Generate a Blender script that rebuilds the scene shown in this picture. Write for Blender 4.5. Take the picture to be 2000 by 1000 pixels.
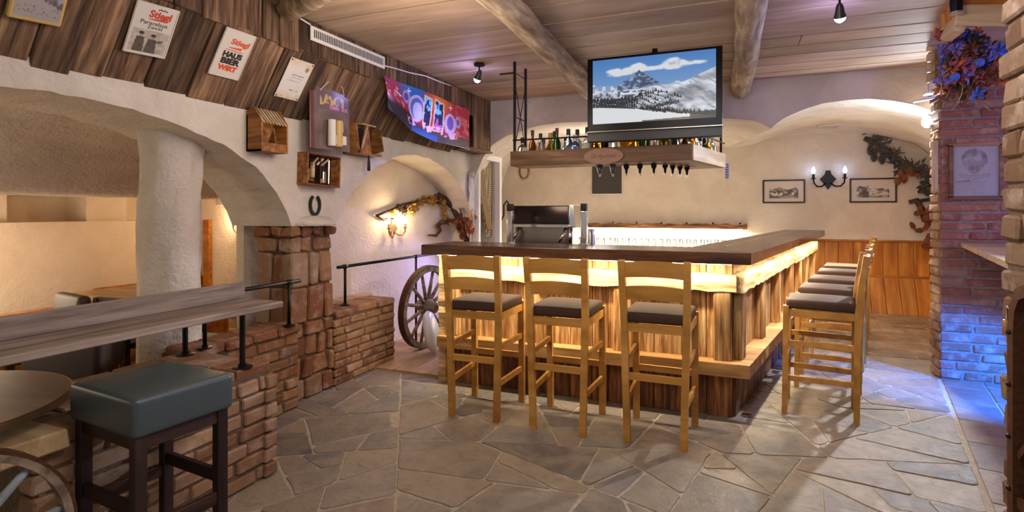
import bpy, bmesh, math, random
import numpy as np
from mathutils import Vector, Matrix
for o in list(bpy.data.objects): bpy.data.objects.remove(o)
SC = bpy.context.scene; COL = SC.collection
R = math.radians; PI = math.pi
rnd = random.Random(7)
# ------------------------------------------------------------------ camera, world, exposure
F_PX, CX, HY, EYE, YAW = 1075.0, 1000.0, 412.0, 1.45, R(21.9)
CA, SA = math.cos(YAW), math.sin(YAW)
cam = bpy.data.objects.new('camera', bpy.data.cameras.new('camera')); COL.objects.link(cam)
cam.location = (0, 0, EYE); cam.rotation_euler = (R(90), 0, YAW)
cam.data.sensor_width = 36; cam.data.lens = 36 * F_PX / 2000; cam.data.shift_y = -(500 - HY) / 2000
cam.data.clip_start = 0.05
SC.camera = cam
SC.view_settings.view_transform = 'Standard'; SC.view_settings.look = 'None'
SC.view_settings.gamma = 1.0; SC.view_settings.use_curve_mapping = False
SC.view_settings.exposure = 0.35
wd = bpy.data.worlds.new('world'); SC.world = wd; wd.use_nodes = True
wd.node_tree.nodes['Background'].inputs[0].default_value = (0.92, 0.86, 0.80, 1)
wd.node_tree.nodes['Background'].inputs[1].default_value = 0.30

def light(name, kind, loc, power, col, size=0.1, target=None, sizey=None, spot=60, blend=0.5):
    d = bpy.data.lights.new(name, kind); d.energy = power; d.color = col
    if kind == 'AREA':
        d.size = size
        if sizey: d.shape = 'RECTANGLE'; d.size_y = sizey
    else:
        d.shadow_soft_size = size
    if kind == 'SPOT': d.spot_size = R(spot); d.spot_blend = blend
    o = bpy.data.objects.new(name, d); COL.objects.link(o); o.location = loc
    if target is not None:
        o.rotation_euler = (Vector(target) - Vector(loc)).to_track_quat('-Z', 'Y').to_euler()
    return o
WARM = (1.0, 0.72, 0.42); WARM2 = (1.0, 0.80, 0.56); COOL = (0.72, 0.86, 1.0); BLUE = (0.16, 0.30, 1.0); VIO = (0.45, 0.42, 1.0)
# added fill lights without fixtures, spread through the room and side room
light('fill_light', 'POINT', (-0.5, 1.2, 2.3), 40, (1.0, 0.88, 0.76), 0.30)
light('fill_light', 'POINT', (0.15, 2.1, 2.3), 28, (0.90, 0.90, 1.0), 0.25)
light('fill_light', 'POINT', (-1.75, 2.9, 2.2), 22, (1.0, 0.86, 0.72), 0.25)
light('fill_light', 'POINT', (-5.6, 2.4, .95), 24, WARM2, 0.30)
light('fill_light', 'POINT', (-4.6, .6, 1.1), 18, WARM2, 0.30)
light('fill_light', 'POINT', (1.3, 7.3, 1.9), 7, (1.0, 0.86, 0.74), 0.3)
light('fill_light', 'POINT', (-1.7, 7.2, 2.0), 20, (1.0, 0.89, 0.78), 0.3)

# ------------------------------------------------------------------ photograph pixel (2000x1000) to a point on a plane of the room
def ray(u, v):
    r = (u - CX) / F_PX
    return Vector((CA * r - SA, SA * r + CA, (HY - v) / F_PX))
EY = Vector((0, 0, EYE))
def AX(u, v, x): d = ray(u, v); return EY + d * (x / d.x)
def AY(u, v, y): d = ray(u, v); return EY + d * (y / d.y)
def AZ(u, v, z): d = ray(u, v); return EY + d * ((z - EYE) / d.z)
def AP(u, v, p, n):
    d = ray(u, v); n = Vector(n); return EY + d * ((Vector(p) - EY).dot(n) / d.dot(n))

# ------------------------------------------------------------------ object helpers
def world_of(o):
    m = o.matrix_basis.copy()
    if o.parent: m = world_of(o.parent) @ o.matrix_parent_inverse @ m
    return m
def link(o, parent=None):
    COL.objects.link(o)
    if parent is not None:
        o.parent = parent; o.matrix_parent_inverse = world_of(parent).inverted()
    return o
def tag(o, label=None, cat=None, group=None, kind=None):
    if label: o['label'] = label
    if cat: o['category'] = cat
    if group: o['group'] = group
    if kind: o['kind'] = kind
    return o
def thing(name, label, cat, loc=(0, 0, 0), rz=0, group=None, kind=None):
    o = bpy.data.objects.new(name, None); o.empty_display_size = 0.05
    o.location = loc; o.rotation_euler = (0, 0, rz); COL.objects.link(o)
    return tag(o, label, cat, group, kind)
def copy_tree(o, parent=None):
    c = o.copy(); COL.objects.link(c)
    if parent is not None: c.parent = parent
    for ch in [x for x in o.children]: copy_tree(ch, c)
    return c
class MB:
    """collects geometry for ONE mesh object"""
    def __init__(s): s.v = []; s.f = []
    def add(s, vs, fs):
        b = len(s.v); s.v += [tuple(x) for x in vs]; s.f += [tuple(i + b for i in f) for f in fs]; return s
    def box(s, c, d, m=None):
        c = Vector(c); hx, hy, hz = d[0] / 2, d[1] / 2, d[2] / 2
        vs = [Vector((x, y, z)) for x in (-hx, hx) for y in (-hy, hy) for z in (-hz, hz)]
        if m is not None: vs = [m @ q for q in vs]
        return s.add([q + c for q in vs], [(0, 1, 3, 2), (4, 6, 7, 5), (0, 4, 5, 1), (2, 3, 7, 6), (0, 2, 6, 4), (1, 5, 7, 3)])
    def bar(s, p0, p1, w, t=None, side=(0, 0, 1)):
        return s.add(*bar_geo(p0, p1, w, t or w, side))
    def tube(s, pts, r, n=8, cap=True):
        pts = [Vector(p) for p in pts]; rs = r if isinstance(r, (list, tuple)) else [r] * len(pts)
        rings = []; prev = None
        for i, p in enumerate(pts):
            t = (pts[min(i + 1, len(pts) - 1)] - pts[max(i - 1, 0)]).normalized()
            a = prev if prev is not None else (Vector((0, 0, 1)) if abs(t.z) < .9 else Vector((1, 0, 0)))
            x = (a - t * a.dot(t)).normalized(); y = t.cross(x); prev = x
            rings.append([p + (x * math.cos(2 * PI * k / n) + y * math.sin(2 * PI * k / n)) * rs[i] for k in range(n)])
        vs = [q for rg in rings for q in rg]; fs = []
        for i in range(len(pts) - 1):
            for k in range(n): fs.append((i * n + k, i * n + (k + 1) % n, (i + 1) * n + (k + 1) % n, (i + 1) * n + k))
        if cap: fs.append(tuple(range(n - 1, -1, -1))); fs.append(tuple((len(pts) - 1) * n + k for k in range(n)))
        return s.add(vs, fs)
    def lathe(s, prof, n=20, o=(0, 0, 0), m=None):
        vs = []; fs = []
        for (r, z) in prof:
            for k in range(n): vs.append(Vector((r * math.cos(2 * PI * k / n), r * math.sin(2 * PI * k / n), z)))
        for i in range(len(prof) - 1):
            for k in range(n): fs.append((i * n + k, i * n + (k + 1) % n, (i + 1) * n + (k + 1) % n, (i + 1) * n + k))
        if prof[0][0] > 1e-4: fs.append(tuple(range(n - 1, -1, -1)))
        if prof[-1][0] > 1e-4: fs.append(tuple((len(prof) - 1) * n + k for k in range(n)))
        if m is not None: vs = [m @ q for q in vs]
        o = Vector(o); return s.add([q + o for q in vs], fs)
    def ball(s, c, r, n=10, sc=(1, 1, 1)):
        prof = [(max(1e-5, r * math.sin(PI * i / n)), -r * math.cos(PI * i / n)) for i in range(n + 1)]
        return s.lathe(prof, n + 2, c, Matrix.Diagonal(Vector(sc)))
    def prism(s, poly, ax, h):
        """poly: list of 3D points, extruded by vector ax*h"""
        poly = [Vector(p) for p in poly]; e = Vector(ax) * h; n = len(poly)
        fs = [tuple(range(n - 1, -1, -1)), tuple(range(n, 2 * n))] + [(i, (i + 1) % n, n + (i + 1) % n, n + i) for i in range(n)]
        return s.add(poly + [p + e for p in poly], fs)
    def build(s, name, mat, parent=None, smooth=False, origin=None, fix=True):
        me = bpy.data.meshes.new(name)
        o0 = Vector(origin) if origin is not None else (Vector(s.v[0]) if s.v else Vector())
        if origin is None:
            lo = [min(p[i] for p in s.v) for i in range(3)]; hi = [max(p[i] for p in s.v) for i in range(3)]
            o0 = Vector(((lo[0] + hi[0]) / 2, (lo[1] + hi[1]) / 2, lo[2]))
        me.from_pydata([tuple(Vector(p) - o0) for p in s.v], [], s.f)
        if fix:
            bm = bmesh.new(); bm.from_mesh(me); bmesh.ops.recalc_face_normals(bm, faces=bm.faces); bm.to_mesh(me); bm.free()
        if smooth:
            me.polygons.foreach_set('use_smooth', [True] * len(me.polygons))
            if smooth == 'auto':
                me.set_sharp_from_angle(angle=R(38))
        if mat: me.materials.append(mat)
        o = bpy.data.objects.new(name, me); o.location = o0
        return link(o, parent)
def frame_of(p0, p1, side):
    x = (Vector(p1) - Vector(p0)); L = x.length; x.normalize()
    y = Vector(side); y = y - x * y.dot(x)
    if y.length < 1e-5: y = Vector((0, 1, 0)) - x * x.y
    y.normalize(); z = x.cross(y)
    return x, y, z, L
def bar_geo(p0, p1, w, t, side=(0, 0, 1)):
    x, y, z, L = frame_of(p0, p1, side); c = (Vector(p0) + Vector(p1)) / 2
    vs = [c + x * (a * L / 2) + y * (b * w / 2) + z * (d * t / 2) for a in (-1, 1) for b in (-1, 1) for d in (-1, 1)]
    return vs, [(0, 1, 3, 2), (4, 6, 7, 5), (0, 4, 5, 1), (2, 3, 7, 6), (0, 2, 6, 4), (1, 5, 7, 3)]
def chamfer(dx, dy, dz, c, jit=0, rg=rnd):
    """bevelled block, 24 verts; jit roughens it"""
    vs = []; idx = {}
    for sx in (-1, 1):
        for sy in (-1, 1):
            for sz in (-1, 1):
                J = [rg.uniform(-jit, jit) for _ in range(3)]
                for k in range(3):
                    p = [sx * (dx / 2 - (0 if k == 0 else c)), sy * (dy / 2 - (0 if k == 1 else c)), sz * (dz / 2 - (0 if k == 2 else c))]
                    idx[(sx, sy, sz, k)] = len(vs); vs.append(tuple(p[i] + J[i] for i in range(3)))
    S = (-1, 1); fs = []
    q = [(-1, -1), (1, -1), (1, 1), (-1, 1)]
    for s_ in S:
        fs.append([idx[(s_, a, b, 0)] for a, b in q]); fs.append([idx[(a, s_, b, 1)] for a, b in q]); fs.append([idx[(a, b, s_, 2)] for a, b in q])
    for a in S:
        for b in S:
            fs.append([idx[(-1, a, b, 1)], idx[(1, a, b, 1)], idx[(1, a, b, 2)], idx[(-1, a, b, 2)]])
            fs.append([idx[(a, -1, b, 0)], idx[(a, 1, b, 0)], idx[(a, 1, b, 2)], idx[(a, -1, b, 2)]])
            fs.append([idx[(a, b, -1, 0)], idx[(a, b, 1, 0)], idx[(a, b, 1, 1)], idx[(a, b, -1, 1)]])
            for d in S: fs.append([idx[(a, b, d, 0)], idx[(a, b, d, 1)], idx[(a, b, d, 2)]])
    return vs, fs
def mesh_obj(name, vs, fs, mat, parent, loc, rot=None, smooth=False):
    me = bpy.data.meshes.new(name); me.from_pydata(vs, [], fs)
    bm = bmesh.new(); bm.from_mesh(me); bmesh.ops.recalc_face_normals(bm, faces=bm.faces); bm.to_mesh(me); bm.free()
    if smooth: me.polygons.foreach_set('use_smooth', [True] * len(me.polygons))
    if mat: me.materials.append(mat)
    o = bpy.data.objects.new(name, me); o.location = loc
    if rot is not None: o.rotation_euler = rot.to_euler() if isinstance(rot, Matrix) else rot
    return link(o, parent)
def board(name, p0, p1, w, t, mat, parent=None, side=(0, 0, 1), c=0.003, jit=0):
    """one plank: local X runs along the grain"""
    x, y, z, L = frame_of(p0, p1, side)
    m = Matrix((x, y, z)).transposed()
    vs, fs = chamfer(L, w, t, min(c, w / 3, t / 3), jit)
    return mesh_obj(name, vs, fs, mat, parent, (Vector(p0) + Vector(p1)) / 2, m)
def rbox(name, d, r, mat, parent=None, loc=(0, 0, 0), rot=None, seg=3, dome=0):
    bm = bmesh.new(); bmesh.ops.create_cube(bm, size=1)
    for v in bm.verts: v.co = Vector((v.co.x * d[0], v.co.y * d[1], v.co.z * d[2]))
    bmesh.ops.bevel(bm, geom=list(bm.edges), offset=r, segments=seg, profile=0.6, affect='EDGES')
    if dome:
        bmesh.ops.subdivide_edges(bm, edges=[e for e in bm.edges if e.calc_length() > min(d[0], d[1]) * .4], cuts=5, use_grid_fill=True)
        for v in bm.verts:
            if v.co.z > 0: v.co.z += dome * max(0, 1 - (2 * v.co.x / d[0]) ** 2) * max(0, 1 - (2 * v.co.y / d[1]) ** 2)
    me = bpy.data.meshes.new(name); bm.to_mesh(me); bm.free()
    me.polygons.foreach_set('use_smooth', [True] * len(me.polygons)); me.set_sharp_from_angle(angle=R(50))
    me.materials.append(mat); o = bpy.data.objects.new(name, me); o.location = loc
    if rot is not None: o.rotation_euler = rot.to_euler() if isinstance(rot, Matrix) else rot
    return link(o, parent)
def arc_sweep(mb, pts, up, w, t):
    """rectangular section w (along up) x t swept along pts"""
    pts = [Vector(p) for p in pts]; up = Vector(up).normalized(); vs = []; fs = []
    for i, p in enumerate(pts):
        d = (pts[min(i + 1, len(pts) - 1)] - pts[max(i - 1, 0)]).normalized(); u = (up - d * up.dot(d)).normalized(); n = d.cross(u)
        vs += [p + u * (a * w / 2) + n * (b * t / 2) for a, b in ((-1, -1), (1, -1), (1, 1), (-1, 1))]
    for i in range(len(pts) - 1):
        for k in range(4): fs.append((i * 4 + k, i * 4 + (k + 1) % 4, i * 4 + 4 + (k + 1) % 4, i * 4 + 4 + k))
    fs.append((0, 1, 2, 3)); e = (len(pts) - 1) * 4; fs.append((e + 3, e + 2, e + 1, e))
    return mb.add(vs, fs)

# ------------------------------------------------------------------ materials
def lin(c):
    if isinstance(c, str): c = tuple(int(c[i:i + 2], 16) / 255 for i in (0, 2, 4))
    return tuple((x / 12.92 if x <= .04045 else ((x + .055) / 1.055) ** 2.4) for x in c)
def L4(c): return (*lin(c), 1)
class NT:
    def __init__(s, name):
        s.m = bpy.data.materials.new(name); s.m.use_nodes = True; s.t = s.m.node_tree; s.b = s.t.nodes['Principled BSDF']
    def n(s, ty, **kw):
        x = s.t.nodes.new(ty)
        for k, v in kw.items():
            if k in x.inputs: x.inputs[k].default_value = v
            else: setattr(x, k, v)
        return x
    def l(s, a, b): s.t.links.new(a, b)
    def coords(s, scale, rand=20.0, src='Object'):
        tc = s.n('ShaderNodeTexCoord'); mp = s.n('ShaderNodeMapping'); mp.inputs['Scale'].default_value = scale
        if rand:
            oi = s.n('ShaderNodeObjectInfo'); mu = s.n('ShaderNodeMath', operation='MULTIPLY'); mu.inputs[1].default_value = rand
            s.l(oi.outputs['Random'], mu.inputs[0]); va = s.n('ShaderNodeVectorMath', operation='ADD')
            s.l(tc.outputs[src], va.inputs[0]); s.l(mu.outputs[0], va.inputs[1]); s.l(va.outputs[0], mp.inputs['Vector'])
        else: s.l(tc.outputs[src], mp.inputs['Vector'])
        return mp.outputs[0]
    def noise(s, vec, scale, detail=5, rough=.55, dist=0):
        x = s.n('ShaderNodeTexNoise'); x.inputs['Scale'].default_value = scale; x.inputs['Detail'].default_value = detail
        x.inputs['Roughness'].default_value = rough; x.inputs['Distortion'].default_value = dist
        s.l(vec, x.inputs['Vector']); return x.outputs['Fac']
    def ramp(s, fac, stops):
        x = s.n('ShaderNodeValToRGB'); e = x.color_ramp.elements
        e[0].position, e[0].color = stops[0][0], L4(stops[0][1]); e[1].position, e[1].color = stops[-1][0], L4(stops[-1][1])
        for p, c in stops[1:-1]: q = e.new(p); q.color = L4(c)
        s.l(fac, x.inputs[0]); return x.outputs[0]
    def mix(s, fac, a, b, mode='MIX'):
        x = s.n('ShaderNodeMix', data_type='RGBA', blend_type=mode)
        if isinstance(fac, (int, float)): x.inputs[0].default_value = fac
        else: s.l(fac, x.inputs[0])
        for i, c in ((6, a), (7, b)):
            if isinstance(c, (tuple, str)): x.inputs[i].default_value = L4(c)
            else: s.l(c, x.inputs[i])
        return x.outputs[2]
    def rand(s): return s.n('ShaderNodeObjectInfo').outputs['Random']
    def rng(s, fac, a, b, lo=0, hi=1):
        x = s.n('ShaderNodeMapRange'); x.inputs[1].default_value = lo; x.inputs[2].default_value = hi
        x.inputs[3].default_value = a; x.inputs[4].default_value = b; s.l(fac, x.inputs[0]); return x.outputs[0]
    def bright(s, col, fac):
        x = s.n('ShaderNodeHueSaturation'); s.l(fac, x.inputs['Value'])
        s.l(col, x.inputs['Color']); return x.outputs[0]
    def bump(s, h, strength=.3, dist=.01):
        x = s.n('ShaderNodeBump'); x.inputs['Strength'].default_value = strength; x.inputs['Distance'].default_value = dist
        s.l(h, x.inputs['Height']); s.l(x.outputs[0], s.b.inputs['Normal'])
    def out(s, col=None, rough=.6, metal=0, spec=.5):
        if col is not None:
            if isinstance(col, (tuple, str)): s.b.inputs['Base Color'].default_value = L4(col)
            else: s.l(col, s.b.inputs['Base Color'])
        s.b.inputs['Roughness'].default_value = rough; s.b.inputs['Metallic'].default_value = metal
        s.b.inputs['Specular IOR Level'].default_value = spec
        return s.m
def wood(name, dark, mid, lite, stretch=14, rough=.6, var=.35, bump=.25, scale=1.6, knots=.0):
    t = NT(name); v = t.coords((1, stretch, stretch)); v2 = t.coords((1, 3.0, 3.0))
    g = t.noise(v, scale, 8, .6, .35); big = t.noise(v2, .9 * scale, 3, .5, .6)
    c = t.ramp(g, [(.34, dark), (.5, mid), (.66, lite)])
    c = t.mix(t.rng(big, 0, .55, .42, .68), c, dark)
    c = t.bright(c, t.rng(t.rand(), 1 - var, 1 + var))
    t.bump(g, bump, .006)
    return t.out(c, rough, 0, .35)
def plain(name, col, rough=.5, metal=0, spec=.5, nz=0, bump=0, scale=30):
    t = NT(name)
    if nz or bump:
        v = t.coords((1, 1, 1), 5); n = t.noise(v, scale, 5)
        x = t.n('ShaderNodeRGB'); x.outputs[0].default_value = L4(col)
        c = t.bright(x.outputs[0], t.rng(n, 1 - nz, 1 + nz, .3, .7))
        if bump: t.bump(n, bump, .004)
        return t.out(c, rough, metal, spec)
    return t.out(col, rough, metal, spec)
def emit(name, col, strength, base='ffffff'):
    t = NT(name); t.out(base, .4); t.b.inputs['Emission Color'].default_value = (*col, 1); t.b.inputs['Emission Strength'].default_value = strength
    return t.m
def glass(name, col, rough=.03, alpha=1.0, trans=.92):
    t = NT(name); t.out(col, rough); t.b.inputs['Transmission Weight'].default_value = trans; t.b.inputs['IOR'].default_value = 1.45
    return t.m
def plaster(name, a, b, bump=.55):
    t = NT(name); v = t.coords((1, 1, 1), 0, 'Object'); n1 = t.noise(v, 2.2, 6, .6, .4); n2 = t.noise(v, 9, 6, .65, 1.2); n3 = t.noise(v, 38, 4, .6)
    c = t.ramp(n1, [(.3, a), (.7, b)])
    ad = t.n('ShaderNodeMath', operation='MULTIPLY_ADD'); t.l(n2, ad.inputs[0]); ad.inputs[1].default_value = 1.6; t.l(n3, ad.inputs[2])
    t.bump(ad.outputs[0], bump, .012)
    return t.out(c, .85, 0, .2)
def brickmat(name, cols, bump=.6):
    t = NT(name); v = t.coords((1, 1, 1), 9); n = t.noise(v, 9, 7, .65); n2 = t.noise(v, 34, 6, .65, .4)
    k = len(cols); base = t.ramp(t.rand(), [(i / (k - 1), c) for i, c in enumerate(cols)])
    c = t.mix(t.rng(n, 0, .5, .5, .72), base, 'c9b49c'); c = t.mix(t.rng(n2, 0, .45, .56, .75), c, '4a3020')
    t.bump(n2, bump, .008); return t.out(c, .85, 0, .2)
def stonemat(name, cols):
    t = NT(name); v = t.coords((1, 1, 1), 13); n = t.noise(v, 2.6, 8, .62, 1.2); n2 = t.noise(v, 11, 8, .7, .8); n3 = t.noise(v, 45, 5, .6)
    k = len(cols); base = t.ramp(t.rand(), [(i / (k - 1), c) for i, c in enumerate(cols)])
    c = t.mix(t.rng(n, 0, .65, .40, .66), base, '9c8b76'); c = t.mix(t.rng(n2, 0, .55, .52, .74), c, '4a4746'); c = t.mix(t.rng(n3, 0, .35, .58, .8), c, 'b5a896')
    ad = t.n('ShaderNodeMath', operation='MULTIPLY_ADD'); t.l(n2, ad.inputs[0]); ad.inputs[1].default_value = 2.2; t.l(n3, ad.inputs[2])
    t.bump(ad.outputs[0], .5, .008); m = t.out(c, .42, 0, .45); t.l(t.rng(n2, .30, .60, .3, .7), t.b.inputs['Roughness']); return m
M = {}
M['plaster'] = plaster('plaster_white', 'cbbfb0', 'e4dbce', .85)
M['plaster_warm'] = plaster('plaster_cream', 'd0bfaa', 'e2d3c0')
M['plaster_col'] = plaster('plaster_rough', 'c6baac', 'dfd5c8', 1.0)
M['barn'] = wood('barn_board', '36271c', '6c503b', '917458', 13, .85, .5, 1.0, 2.6)
M['ceil'] = wood('ceiling_plank', '967d69', 'b0957f', 'c0a893', 7, .65, .22, .08, .8)
M['log'] = wood('log_beam', '735d48', 'a89073', 'cbb699', 7, .75, .12, .8, 3.0)
M['larch'] = wood('larch_board', '6a431f', 'b3854e', 'e0bd86', 15, .6, .28, .6, 2.4)
M['larchred'] = wood('plinth_board', '3a1f0f', '7a4b28', 'aa7442', 13, .6, .3, .6, 2.6)
M['hewn'] = wood('hewn_beam', '8a6438', 'cdaa78', 'e6cfa4', 14, .65, .1, .9, 2.2)
M['ledge'] = wood('foot_ledge', '8e6638', 'bd9058', 'd3ad77', 10, .55, .08, .2, 1.4)
M['walnut'] = wood('counter_wood', '3a2417', '5a3b27', '745038', 9, .22, .08, .12, 1.3)
M['beech'] = wood('stool_wood', '9a6a2c', 'b8853f', 'c9974f', 7, .42, .08, .05, 1.2)
M['greywood'] = wood('grey_plank', '5c4c42', '857367', 'a08f82', 13, .6, .08, .25, 1.6)
M['pine'] = wood('pine_panel', '8a4e16', 'b87328', 'd08f3e', 9, .5, .14, .15, 1.2)
M['shelfwood'] = wood('shelf_wood', '5e3f28', '845d3e', 'a17a55', 10, .5, .1, .2, 1.5)
M['palewood'] = wood('pale_wood', 'a88a64', 'c6a983', 'd8c09c', 9, .6, .1, .15, 1.5)
M['boxwood'] = wood('box_wood', '6b3f20', '95602f', 'b58048', 9, .55, .15, .15, 2.5)
M['oldwheel'] = wood('wheel_wood', '5a4a3c', '867260', 'a39079', 9, .8, .12, .5, 2.0)
M['darkstain'] = wood('dark_stain', '1d1210', '33211b', '453029', 8, .45, .1, .1, 1.6)
M['branch'] = wood('branch_bark', '2e2016', '4d3726', '6d5038', 6, .85, .1, .6, 6)
M['floorwood'] = wood('floor_plank', '8c6a48', 'b08c64', 'c5a57e', 8, .5, .1, .1, 1.2)
M['tablebrown'] = wood('table_brown', '5e4330', '7d5c44', '937055', 6, .45, .05, .08, 1.2)
M['paleblue'] = plain('blue_lit_wood', '8c9496', .7, 0, .3, .25, .3, 25)  # wheel spoke wood with the pale blue light put into its colour
M['brick'] = brickmat('brick', ['6c4630', '85563a', '8c6648', '98704e', '74503c', '947860'])
M['brickjamb'] = brickmat('brick_jamb', ['6e5540', '806650', '6a4c34', '8a7058', '5f4430', '7a5e46'])
M['brickred'] = brickmat('brick_red', ['7c4a3a', '96604e', '8a5547', 'a06a55', '82503e', 'a57c68'])
M['bricktan'] = brickmat('brick_tan', ['8a6a4e', 'a08062', '84603f', 'aa8c72', '7c5a40', '9a785a'])
M['mortar'] = plain('mortar', '6e5b49', .95, 0, .1, .25, .6, 40)
M['mortar3'] = plain('pier_mortar', '8c7a6e', .95, 0, .1, .25, .6, 40)
M['mortar2'] = plain('floor_mortar', 'a39684', .9, 0, .15, .2, .5, 30)
M['stone'] = stonemat('flagstone', ['6f675f', '84796d', '5e5c5c', '94846f', '74706e', '816f5f', '6a6a6e', '8d7d6b', '4c4b4e', '9a8a76'])
M['clinker'] = stonemat('clinker_tile', ['7a5636', '946a42', '6a4a34', '8a6848', '5f4838', 'a07a50'])
M['tilered'] = stonemat('border_tile', ['8a6a58', '7a6258', '94705c', '6f6460'])
M['leather'] = plain('black_leather', '46342a', .62, 0, .10, .06, .12, 120)
M['leatherg'] = plain('grey_leather', '3c4648', .38, 0, .5, .05, .1, 120)
M['leatherb'] = plain('brown_leather', '3a2a20', .55, 0, .5, .08, .1, 100)
M['iron'] = plain('black_iron', '1e1a19', .45, .6, .5, .2, .1, 60)
M['rust'] = plain('rusty_iron', '5a3a26', .7, .5, .4, .3, .4, 60)
M['chrome'] = plain('chrome', 'd8d8d6', .12, 1)
M['steel'] = plain('brushed_steel', 'a39a90', .28, 1)
M['blackpl'] = plain('black_plastic', '090808', .35, 0, .2)
M['darkpl'] = plain('dark_plastic', '221f1e', .4)
M['white'] = plain('white_paint', 'e8e4de', .5)
M['paper'] = plain('paper', 'd9d3cb', .7)
M['card'] = plain('card', 'bdb1a4', .6)
M['ink'] = plain('black_ink', '201c1a', .6)
M['inkred'] = plain('red_ink', 'c03a20', .55)
M['inkorange'] = plain('orange_ink', 'd1552a', .5)
M['inkbrown'] = plain('brown_ink', '6b4a30', .6)
M['inkpink'] = plain('pink_ink', 'e9a8d8', .6)
M['gold'] = plain('gold_ink', 'c8a862', .5)
M['slate'] = plain('blackboard', '4a4541', .8, 0, .2, .1)
M['ceramic'] = plain('white_ceramic', 'ddd8d4', .35)
M['tin'] = plain('enamel_tin', 'd5cdc4', .22, 0, .6)
M['brass'] = plain('aged_brass', '8d7050', .4, .8)
M['hop'] = plain('dried_hop', '9a7434', .85, 0, .2, .35, .2, 60)
M['leafred'] = plain('dried_red_leaf', '7a4630', .8, 0, .2, .35, .2, 60)
M['leafdk'] = plain('dry_dark_sprig', '57504a', .9, 0, .2, .35, .2, 60)
M['purple'] = plain('violet_flower', '8674c0', .8, 0, .2, .3, .2, 40)
M['bluefl'] = plain('blue_flower', '4d6ac8', .8, 0, .2, .3, .2, 40)
M['orangefl'] = plain('orange_flower', 'c0703a', .8, 0, .2, .3, .2, 40)
M['redfl'] = plain('red_flower', 'a8555a', .8, 0, .2, .3, .2, 40)
M['rope'] = plain('rope', 'b39a72', .9, 0, .2, .2, .3, 90)
M['glass'] = glass('clear_glass', 'f4f6f6')
M['pane'] = glass('frame_glass', 'ffffff', .18)
M['thin'] = glass('thin_glass', 'ffffff', .02); M['thin'].node_tree.nodes['Principled BSDF'].inputs['IOR'].default_value = 1.12
M['bulbwarm'] = emit('warm_bulb', (1, .78, .45), 16)
M['bulbblue'] = emit('blue_bulb', (.32, .52, 1), 9)
M['bulbcool'] = emit('cool_bulb', (.85, .93, 1), 60)
M['led'] = emit('led_strip', (1, .80, .50), 14)
# ================================================================== THE SHELL
ZC, YF, YB, XL, XU = 2.80, 6.20, 9.40, -3.05, -2.79      # ceiling, arch front, back wall, left plaster, left cladding
def structure(o): o['kind'] = 'structure'; return o
def interp(pts, x):
    for (a, b), (c, d) in zip(pts, pts[1:]):
        if a <= x <= c: return b + (d - b) * (x - a) / (c - a if c > a else 1)
    return pts[0][1] if x < pts[0][0] else pts[-1][1]
# ---- left plaster wall: two round arches, one open to the side room, one a niche
A1 = [(.30, 1.34), (.36, 1.55), (.55, 1.76), (.85, 1.90), (1.2, 1.98), (1.63, 2.025), (1.96, 2.015), (2.28, 1.96), (2.6, 1.875), (2.86, 1.757), (3.04, 1.586), (3.14, 1.45), (3.19, 1.335)]
A2 = [(3.675, 1.335), (3.76, 1.47), (3.906, 1.636), (4.1, 1.77), (4.276, 1.863), (4.5, 1.955), (4.705, 2.01), (4.95, 2.03), (5.206, 2.01), (5.5, 1.95), (5.799, 1.826), (6.0, 1.69), (6.139, 1.558), (6.284, 1.33)]
def curtain(name, x0, x1, prof, ztop, mat, sub=6):
    """wall between x0 and x1 whose lower edge follows prof (y, z)"""
    mb = MB(); n = len(prof); cols = []
    for (y, z) in prof:
        cols.append([(x0, y, z + (ztop - z) * k / sub) for k in range(sub + 1)] + [(x1, y, z), (x1, y, ztop)])
    vs = [p for c in cols for p in c]; m = sub + 3; fs = []
    for i in range(n - 1):
        a, b = i * m, (i + 1) * m
        if abs(prof[i][0] - prof[i + 1][0]) < 1e-6:
            fs.append((a, b, b + sub + 1, a + sub + 1)); continue
        for k in range(sub): fs.append((a + k, b + k, b + k + 1, a + k + 1))
        fs.append((a, a + sub + 1, b + sub + 1, b)); fs.append((a + sub + 1, a + sub + 2, b + sub + 2, b + sub + 1))
        fs.append((a + sub, b + sub, b + sub + 2, a + sub + 2))
    mb.add(vs, fs); return mb.build(name, mat, None, origin=(0, 0, 0))
def dens(p, step=.06):
    out = []
    for (a, b), (c, d) in zip(p, p[1:]):
        k = max(1, int((c - a) / step))
        for i in range(k): out.append((a + (c - a) * i / k, b + (d - b) * i / k))
    return out + [p[-1]]
rw = random.Random(3)
wob = lambda p: [(y, z + rw.uniform(-.006, .006)) for y, z in p]
prof = [(.1, 0), (.3, 0)] + wob(dens(A1)) + wob(dens(A2)) + [(6.284, 0), (6.36, 0), (6.36, 2.12), (6.95, 2.12), (6.95, 0), (7.02, 0)]
structure(curtain('wall_left', XL, -3.65, prof, ZC, M['plaster']))
# niche back, doorway back
structure(MB().prism([(-3.65, 3.3, 0), (-3.374, 6.345, 0), (-3.454, 6.345, 0), (-3.73, 3.3, 0)], (0, 0, 1), 2.1).build('wall_niche', M['plaster_warm'], origin=(0, 0, 0)))
NICHE_P, NICHE_N = Vector((-3.65, 3.3, 0)), Vector((3.2, -.29, 0)).normalized()
structure(MB().box((-3.9, 6.6, 1.1), (.04, 1.0, 2.3)).build('wall_doorway', M['darkpl']))
d1 = structure(MB().box((-3.02, 6.985, 1.07), (.09, .07, 2.14)).build('door_1', M['white']))
MB().box((-3.02, 6.655, 2.15), (.10, .74, .07)).build('door_head', M['white'], d1)
MB().box((-3.03, 6.35, 1.07), (.07, .05, 2.14)).build('door_jamb', M['white'], d1)
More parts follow.
